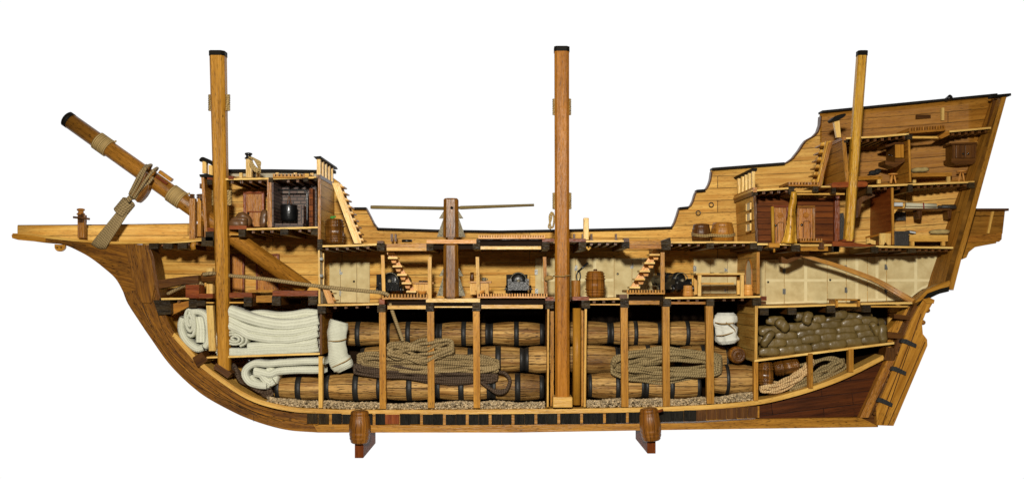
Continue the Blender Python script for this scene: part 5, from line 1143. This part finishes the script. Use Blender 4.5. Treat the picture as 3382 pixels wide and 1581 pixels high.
sack(871, 722, 58, 24, .04, 'tall narrow brown sack standing by the fireplace', 'sack_brown', 'brown sacks in the galley', rot=1.45, seed=204, th=26)

# ---------------------------------------------------------------- guns
def gun(x, y, label, scale=1.0, d=.08, mat='gun_metal', yaw=0):
    t = thing('cannon', label, 'cannon', P(x, y+38*scale, d), 'cannons on the gun deck'); k = scale/1000; c = P(x, y, d)
    M_ = Matrix.Rotation(yaw, 3, 'Z'); T = lambda v: c+M_ @ Vector(v)*1.0
    b = MB(); ax = M_ @ Vector((0, 1, 0)); b.lathe(c-ax*.03, ax, [(0, .012*scale), (.003, .02*scale), (.008, .026*scale), (.012, .0285*scale), (.02, .0285*scale), (.022, .026*scale), (.06, .024*scale), (.062, .026*scale), (.068, .026*scale), (.07, .023*scale), (.13, .019*scale), (.15, .02*scale)], 26); g_ = b.build('gun_barrel', 'gun_metal', t)
    b = MB(); b.lathe(c-ax*.045, ax, [(0, .003*scale), (.003, .0065*scale), (.008, .0065*scale), (.011, .003*scale), (.016, .006*scale)], 14); b.build('cascabel', 'pewter', g_)
    b = MB(); pts = [c-ax*.0325+M_ @ Vector((.026*scale*math.cos(q), 0, .026*scale*math.sin(q))) for q in [2*math.pi*i/28 for i in range(29)]]; b.tube(pts, .0016, 6, cap=False); b.build('breech_ring', 'pewter', g_)
    for s in (-1, 1):
        b = MB(); pr_ = [(-.045, .006), (-.03, .006), (-.025, -.002), (0, -.004), (.03, -.01), (.06, -.012), (.06, -.03), (-.045, -.03)]
        x0, x1 = s*.022*scale, s*.034*scale; lo = [T((x0, a, z*scale)) for a, z in pr_]; hi = [T((x1, a, z*scale)) for a, z in pr_]; n_ = len(pr_)
        b.add(lo+hi, [tuple(range(n_)), tuple(range(n_, 2*n_))[::-1]]+[(i, (i+1) % n_, n_+(i+1) % n_, n_+i) for i in range(n_)], 'y'); b.build('carriage_cheek', mat, t)
        for yy in (-.035, .04):
            b = MB(); b.lathe(T((s*.036*scale, yy, -.027*scale)), M_ @ Vector((s, 0, 0)), [(0, .0125*scale), (.006, .0125*scale)], 16); w = b.build('wheel', mat, t)
            b = MB(); b.ball(T((s*.043*scale, yy, -.027*scale)), .003); b.build('axle_end', 'pewter', w)
    b = MB(); b.add([T((a*.024*scale, yy, z*scale)) for yy in (-.046, -.038) for a, z in ((-1, -.004), (1, -.004), (1, -.03), (-1, -.03))], [(0, 3, 2, 1), (4, 5, 6, 7), (0, 1, 5, 4), (1, 2, 6, 5), (2, 3, 7, 6), (3, 0, 4, 7)], 'x'); b.build('carriage_bed', mat, t)
    for s in (-1, 1): b = MB(); b.ball(T((s*.028*scale, -.048, -.008)), .0035); b.build('carriage_bolt', 'hinge_metal', t)
gun(1712, 927, 'black cannon on its carriage facing the square gun port', 1.05, .12); gun(1300, 928, 'black cannon half behind the forward stairs', 1.1, .12, yaw=-.25); gun(2232, 926, 'black cannon turned aslant beside the wooden tub and long table', 1.0, .09, 'iron', yaw=.45)
b = MB(); b.lathe(P(3118, 336, .12), (.25, -1, .3), [(0, .004), (.01, .008), (.03, .009), (.034, .0095), (.036, .006)], 16); t_ = b.build('swivel_gun', 'iron'); tag(t_, 'tiny black swivel gun on the stern rail', 'cannon')
# rammers
for (x0, y0, x1, y1, l_) in ((1437, 958, 1462, 954, 'light rammer stick between the left chest and the capstan'), (1622, 955, 1668, 956, 'light rammer stick between the right chest and the middle cannon'), ):
    b = MB(); b.tube([P(x0, y0, .12), P(x1, y1, .12)], .0035, 8); tag(b.build('rammer', 'lime'), l_, 'rammer')

# ---------------------------------------------------------------- furniture
def chest_table(x0, y0, x1, y1, d, label, cat='chest', g='chests with flat lids on the gun deck'):
    t = thing('sea_chest', label, cat, P((x0+x1)/2, y1, d), g); b = MB(); b.box(x0+5, y0+6, x1-8, y1, d, d+.07, 'z'); b.build('chest_body', 'lime', t)
    b = MB(); b.box(x0, y0, x1, y0+6, d-.008, d+.08, 'x'); b.build('chest_lid', 'honey', t)
    b = MB(); b.bar(P(x0+22, y0+7, d-.0005), P(x0+22, y1, d-.0005), .0012, .001); b.bar(P(x0+40, y0+7, d-.0005), P(x0+40, y1, d-.0005), .0012, .001); b.build('chest_seam', 'oak', t)
chest_table(1361, 931, 1432, 974, .07, 'light chest with overhanging lid left of the capstan'); chest_table(1547, 928, 1622, 972, .07, 'light chest with a mug on top right of the capstan')
b = MB(); [b.ball(P(1388+i*7, 929, .1), (.006, .006, .003)) for i in range(4)]; tag(b.build('dark_tackle', 'iron'), 'dark small tackle lying on the left chest', 'tackle')
b = MB(); b.lathe(P(1598, 928, .09), (0, 0, 1), [(0, .007), (.012, .007), (.012, .005)], 12); b.tube(cr([P(1604, 925, .09), P(1611, 922, .09), P(1604, 918, .09)], 4), .0015, 6); tag(b.build('mug', 'pewter'), 'small grey mug on the right chest', 'mug')
b = MB(); b.lathe(P(1559, 928, .07), (0, 0, 1), [(0, .006), (.008, .008), (.02, .006), (.03, .006)], 12); tag(b.build('jug', 'walnut'), 'dark jug on the left corner of the right chest', 'jug')
# long table with bench
t = thing('mess_table', 'pale wooden mess table with a lower shelf near the arched door', 'table', P(2378, 978, .03))
b = MB(); b.box(2299, 901, 2459, 907, .0, .1, 'x'); b.build('tabletop', 'pale_lime', t)
for x in (2305, 2446): b = MB(); b.box(x, 907, x+11, 977, .004, .015, 'z'); b.build('leg', 'pale_lime', t)
for x, w in ((2292, 12), (2434, 14)): b = MB(); b.box(x, 907, x+w, 972, .09, .1, 'z'); b.build('leg', 'lime', t)
b = MB(); b.box(2318, 933, 2424, 939, .03, .09, 'x'); b.build('lower_shelf', 'lime', t); b = MB(); b.box(2318, 907, 2446, 914, .09, .095, 'x'); b.build('apron', 'lime', t)
for x in (2352, 2382, 2395): b = MB(); b.ball(P(x, 901, .05), (.009, .009, .0022)); tag(b.build('dark_plate', 'iron'), {2352: 'dark plate lying on the left of the mess table', 2382: 'dark plate lying in the middle of the mess table', 2395: 'dark plate lying on the right of the mess table'}[x], 'plate', 'dark plates on the mess table')
# pump
t = thing('hand_pump', 'wooden hand pump with dark iron lever by the main mast', 'pump', P(1902, 979, .02)); b = MB(); b.lathe(P(1902, 979, .03), (0, 0, 1), [(0, .0155), (.053, .0155), (.054, .012)], 12, smooth=False); b.build('pump_barrel', 'oak', t)
b = MB(); b.tube(cr([P(1906, 926, .03), P(1904, 910, .03), P(1911, 892, .03)], 4), .0022, 8); b.tube(cr([P(1914, 926, .03), P(1917, 912, .03), P(1914, 896, .03)], 4), .0022, 8); b.build('pump_bracket', 'iron', t)
b = MB(); b.tube([P(1908, 898, .03), P(1942, 868, .03)], .0032, 8); b.build('pump_lever', 'iron', t)
# kettle
t = thing('kettle', 'glossy black cooking kettle hanging in the brick fireplace', 'kettle', P(954, 732, .06)); b = MB(); b.lathe(P(954, 733, .06), (0, 0, 1), [(0, .018), (.003, .023), (.01, .0265), (.054, .0285), (.057, .0275), (.056, .025)], 28); b.build('pot', 'iron', t)
b = MB(); b.tube(cr([P(948, 678, .06), P(951, 660, .06), P(955, 650, .06), P(959, 660, .06), P(962, 678, .06)], 4), .0015, 6); b.build('handle', 'walnut', t); b = MB(); b.tube([P(955, 650, .06), P(954, 628, .06)], .0013, 6); b.build('hook', 'hinge_metal', t)
# cabin furniture aft
t = thing('writing_desk', 'slanted wooden desk with notched pale legs by the cabin partition', 'desk', P(2900, 812, .05)); b = MB(); b.hexa([P(2858, 782, .09), P(2944, 763, .01), P(2944, 770, .01), P(2858, 787, .09), P(2868, 778, .14), P(2944, 762, .1), P(2944, 768, .1), P(2868, 784, .14)], 'x'); b.build('desktop', 'oak', t)
b = MB(); b.prism([(2905, 770), (2942, 770), (2942, 809), (2932, 809), (2926, 798), (2918, 809), (2905, 809)], .012, .018, 'z'); b.build('leg', 'pale_lime', t); b = MB(); b.prism([(2862, 786), (2892, 795), (2892, 807), (2880, 806), (2874, 802), (2862, 805)], .09, .096, 'z'); b.build('leg', 'pale_lime', t)
t = thing('dark_chest', 'dark iron bound chest right of the cabin partition', 'chest', P(2980, 810, .02)); b = MB(); b.box(2955, 770, 3002, 811, .01, .06, 'x'); b.build('chest_body', 'chest_dark', t, bevel=.001); b = MB(); b.box(2953, 763, 3005, 770, .006, .064, 'x'); b.build('chest_lid', 'chest_dark', t)
t = thing('bunk', 'low wooden bunk with a grey blanket roll in the stern cabin', 'bed', P(3070, 813, .05)); b = MB(); b.box(3004, 776, 3131, 797, .05, .14, 'x'); b.build('bunk_side', 'lime', t); b = MB(); b.box(3112, 797, 3122, 812, .052, .064, 'z'); b.build('leg', 'lime', t); b = MB(); b.box(3008, 797, 3020, 812, .052, .064, 'z'); b.build('leg', 'lime', t)
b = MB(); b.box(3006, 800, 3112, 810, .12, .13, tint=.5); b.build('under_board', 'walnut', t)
sack(3102, 766, 62, 17, .07, 'grey green pillow lying on the low bunk', 'pillow_cloth', 'pillows in the cabins', seed=301, th=40, rot=.02)
def book(x0, y0, x1, y1, d, label, tilt=0):
    t = thing('book', label, 'book', P((x0+x1)/2, y1, d), 'books in the stern cabin'); b = MB(); b.prism([(x0, y0+2), (x1-2, y0+2-tilt), (x1-2, y1-2-tilt), (x0, y1-2)], d, d+.03); b.build('pages', 'white_paper', t); b = MB(); b.prism([(x0, y0), (x1, y0-tilt), (x1, y0+2-tilt), (x0, y0+2)], d-.002, d+.032); b.build('cover', 'chest_dark', t); b = MB(); b.prism([(x0, y1-2), (x1, y1-2-tilt), (x1, y1-tilt), (x0, y1)], d-.002, d+.032); b.build('cover', 'chest_dark', t)
book(2954, 667, 2984, 682, .014, 'thick white paged book on the small upper shelf'); book(3003, 760, 3026, 769, .06, 'small white paged book lying on the head of the bunk', -4)
t = thing('chart_roll', 'rolled cream charts tied with red string on the wall shelf', 'chart', P(3045, 686, .08))
for k, (y, x0, x1) in enumerate(((676, 2992, 3092), (686, 2990, 3098), (680, 3000, 3088))): b = MB(); b.tube([P(x0, y, .07+k*.012), P(x1, y+3, .07+k*.012)], .0068, 12); b.build('chart', 'paper', t)
b = MB(); b.tube([P(3050, 670, .064), P(3051, 682, .058), P(3051, 695, .064)], .0022, 6); b.build('tie_string', 'red_string', t)
b = MB(); b.lathe(P(3098, 683, .07), (1, 0, 0), [(0, .005), (.012, .005), (.013, .0075), (.058, .008), (.06, .006)], 14); tag(b.build('telescope', 'chest_dark'), 'dark telescope at the right end of the wall shelf', 'telescope')
# upper cabin
def bench(x0, y0, x1, y1, leg, d, name, label, cat, skew=-3, mat='honey'):
    t = thing(name, label, cat, P((x0+x1)/2, leg, d)); b = MB(); b.prism([(x0, y0-skew), (x1, y0+skew*0), (x1, y1), (x0, y1-skew)], d, d+.1); b.build('bench_top', mat, t)
    b = MB(); b.box(x1-15, y1, x1-5, leg, d+.002, d+.012, 'z'); b.build('leg', 'pale_lime', t); b = MB(); b.box(x0+4, y1, x0+14, leg+2, d+.05, d+.06, 'z'); b.build('leg', 'pale_lime', t)
bench(2830, 580, 2914, 592, 606, .03, 'bench', 'low rough bench with the black cat on it beside the mizzen mast', 'bench'); bench(3012, 570, 3144, 582, 602, .04, 'upper_bunk', 'long low bunk behind the upper cabin partition', 'bed', skew=-2, mat='stern_plank')
sack(3038, 562, 54, 17, .06, 'pale straw pillow on the upper cabin bunk', 'pillow_cloth', 'pillows in the cabins', seed=302, th=40, rot=.05)
t = MB(); 
for (x, y, rx, rz) in ((2884, 571, .016, .009), (2897, 567, .011, .010), (2904, 565, .006, .006), (2872, 577, .008, .003)): t.ball(P(x, y, .05), (rx, .010, rz), 12)
t.tube([P(2902, 560, .05), P(2903, 557, .05)], .002, 5); t.tube([P(2907, 561, .05), P(2908, 558, .05)], .002, 5)
tag(t.build('curled_cat', 'black_fur'), 'small black cat curled up on the low bench', 'cat')
for x, y0, y1, d, l_ in ((2949, 574, 605, .03, 'three legged round stool beside the upper cabin partition'), (3175, 565, 600, .03, 'three legged round stool at the stern end of the upper cabin')):
    t = thing('stool', l_, 'stool', P(x, y1, d+.01), 'round stools in the upper cabin'); b = MB(); b.lathe(P(x, y0+4, d+.012), (0, 0, 1), [(0, .0155), (.002, .017), (.0045, .016), (.005, 0)], 20); b.build('seat', 'pink_wood', t)
    for dx, dy in ((-5, 0), (9, .004), (-8, .02)): b = MB(); b.tube([P(x+dx*.5, y0+4, d+.01+dy), P(x+dx*1.1, y1, d+.006+dy)], .0028, 8); b.build('leg', 'pink_wood', t)
def cabinet(f, side, label, knobs, d):
    t = thing('wall_cabinet', label, 'cabinet', P(f[0][0], f[3][1], d), 'dark wall cabinets in the upper cabin'); return t
t = thing('wall_cabinet', 'dark corner cabinet with a pale side hung on the partition', 'cabinet', P(2955, 545, .06), 'dark wall cabinets in the upper cabin')
A1, A2, A3 = P(2927, 487, .13), P(2956, 478, .03), P(2985, 478, .03)
b = MB(); b.add([P(2927, 484, .12), P(2956, 476, .03), P(2956, 536, .03), P(2926, 530, .12), P(2930, 486, .16), P(2985, 475, .10), P(2985, 530, .10), P(2930, 530, .16)], [(0, 3, 2, 1), (4, 5, 6, 7), (0, 1, 5, 4), (2, 3, 7, 6), (3, 0, 4, 7)], 'z'); b.build('cabinet_front', 'walnut', t)
b = MB(); b.add([P(2956, 477, .028), P(2985, 476, .03), P(2985, 521, .03), P(2956, 521, .028), P(2956, 477, .1), P(2985, 476, .1), P(2985, 521, .1), P(2956, 521, .1)], [(0, 3, 2, 1), (4, 5, 6, 7), (0, 1, 5, 4), (1, 2, 6, 5), (2, 3, 7, 6), (3, 0, 4, 7)], 'z'); b.build('cabinet_side', 'honey', t)
b = MB(); b.prism([(2924, 530), (2956, 536), (2956, 524), (2988, 524), (2988, 534), (2957, 553), (2924, 543)], .026, .09, 'x'); b.build('cabinet_base', 'walnut', t)
b = MB(); b.prism([(2924, 480), (2956, 470), (2988, 470), (2988, 476), (2956, 477), (2926, 487)], .024, .1); b.build('cabinet_top', 'walnut', t)
for x, y in ((2937, 511), (2943, 513)): b = MB(); b.ball(P(x, y, .07), .003); b.build('knob', 'knob_black', t)
t = thing('wall_cabinet', 'dark two door cabinet with round knobs on the stern wall', 'cabinet', P(3184, 545, .1), 'dark wall cabinets in the upper cabin')
b = MB(); b.box(3146, 476, 3225, 524, .045, .1, 'z'); b.build('cabinet_body', 'walnut', t); b = MB(); b.prism([(3141, 472), (3228, 469), (3228, 475), (3141, 478)], .036, .1); b.build('cabinet_top', 'walnut', t)
for x0, x1 in ((3158, 3187), (3189, 3221)): b = MB(); b.box(x0, 479, x1, 522, .04, .046, 'z'); b.build('cabinet_door', 'walnut', t, bevel=.001)
for x in (3181, 3198): b = MB(); b.ball(P(x, 508, .037), .0035); b.build('knob', 'knob_black', t)
b = MB(); b.prism([(3142, 524), (3228, 524), (3226, 534), (3210, 543), (3156, 543), (3143, 536)], .038, .1); b.build('cabinet_base', 'walnut', t)
b = MB(); b.prism([(3222, 468), (3234, 468), (3222, 510), (3216, 510)], .07, .08); b.build('cabinet_back', 'lime', t)

# ---------------------------------------------------------------- gravel ballast
def gravel(x0, x1, top0, seed, n, label):
    rr = random.Random(seed); b = MB(); vs = []; us = []
    xs = [lerp(x0, x1, i/30) for i in range(31)]
    tp = lambda x, d: interp(KT, x)-20-3*math.sin(x*.013)-2*math.sin(x*.047)-(top0 if callable(top0) is False else 0)-60*d
    for x in xs:
        for d in (.012, .05, .1, .16): vs.append(P(x, interp(KT, x)+6, .012) if d == .012 and False else P(x, min(interp(KT, x)-2, tp(x, d)+(16 if d == .012 else 0)), d)); us.append((x/1000, d))
    b.add(vs, [(i*4+j, i*4+j+1, i*4+j+5, i*4+j+4) for i in range(30) for j in range(3)], uvs=us, mat='gravel_bed', tint=1.0)
    t = (1+5**.5)/2; ico = [Vector(v).normalized() for v in ((-1, t, 0), (1, t, 0), (-1, -t, 0), (1, -t, 0), (0, -1, t), (0, 1, t), (0, -1, -t), (0, 1, -t), (t, 0, -1), (t, 0, 1), (-t, 0, -1), (-t, 0, 1))]
    fs = [(0, 11, 5), (0, 5, 1), (0, 1, 7), (0, 7, 10), (0, 10, 11), (1, 5, 9), (5, 11, 4), (11, 10, 2), (10, 7, 6), (7, 1, 8), (3, 9, 4), (3, 4, 2), (3, 2, 6), (3, 6, 8), (3, 8, 9), (4, 9, 5), (2, 4, 11), (6, 2, 10), (8, 6, 7), (9, 8, 1)]
    for i in range(n):
        x = rr.uniform(x0, x1); d = abs(rr.gauss(0, .5))*.05+.004; bot = interp(KT, x)-3; tpy = tp(x, min(d, .08))
        y = rr.uniform(tpy, bot) if d < .02 else tpy+rr.uniform(-1, 4)
        if y > bot: continue
        r = rr.uniform(.0026, .0052); c = P(x, y, d); sx_, sy_, sz = rr.uniform(.8, 1.3), rr.uniform(.8, 1.2), rr.uniform(.6, 1)
        b.add([c+Vector((v.x*sx_, v.y*sy_, v.z*sz))*r*rr.uniform(.85, 1.15) for v in ico], fs, 'x', mat='gravel_stone', tint=rr.choice((.55, .75, .9, 1, 1.1, 1.25, 1.45))*rr.uniform(.9, 1.1))
    o = b.build('gravel', None, None); o['kind'] = 'stuff'; tag(o, label, 'gravel')
gravel(884, 1798, 0, 21, 3400, 'coarse pale gravel ballast under the casks forward of the main mast')
gravel(1940, 2488, 3, 22, 2300, 'coarse pale gravel ballast under the casks abaft the main mast')
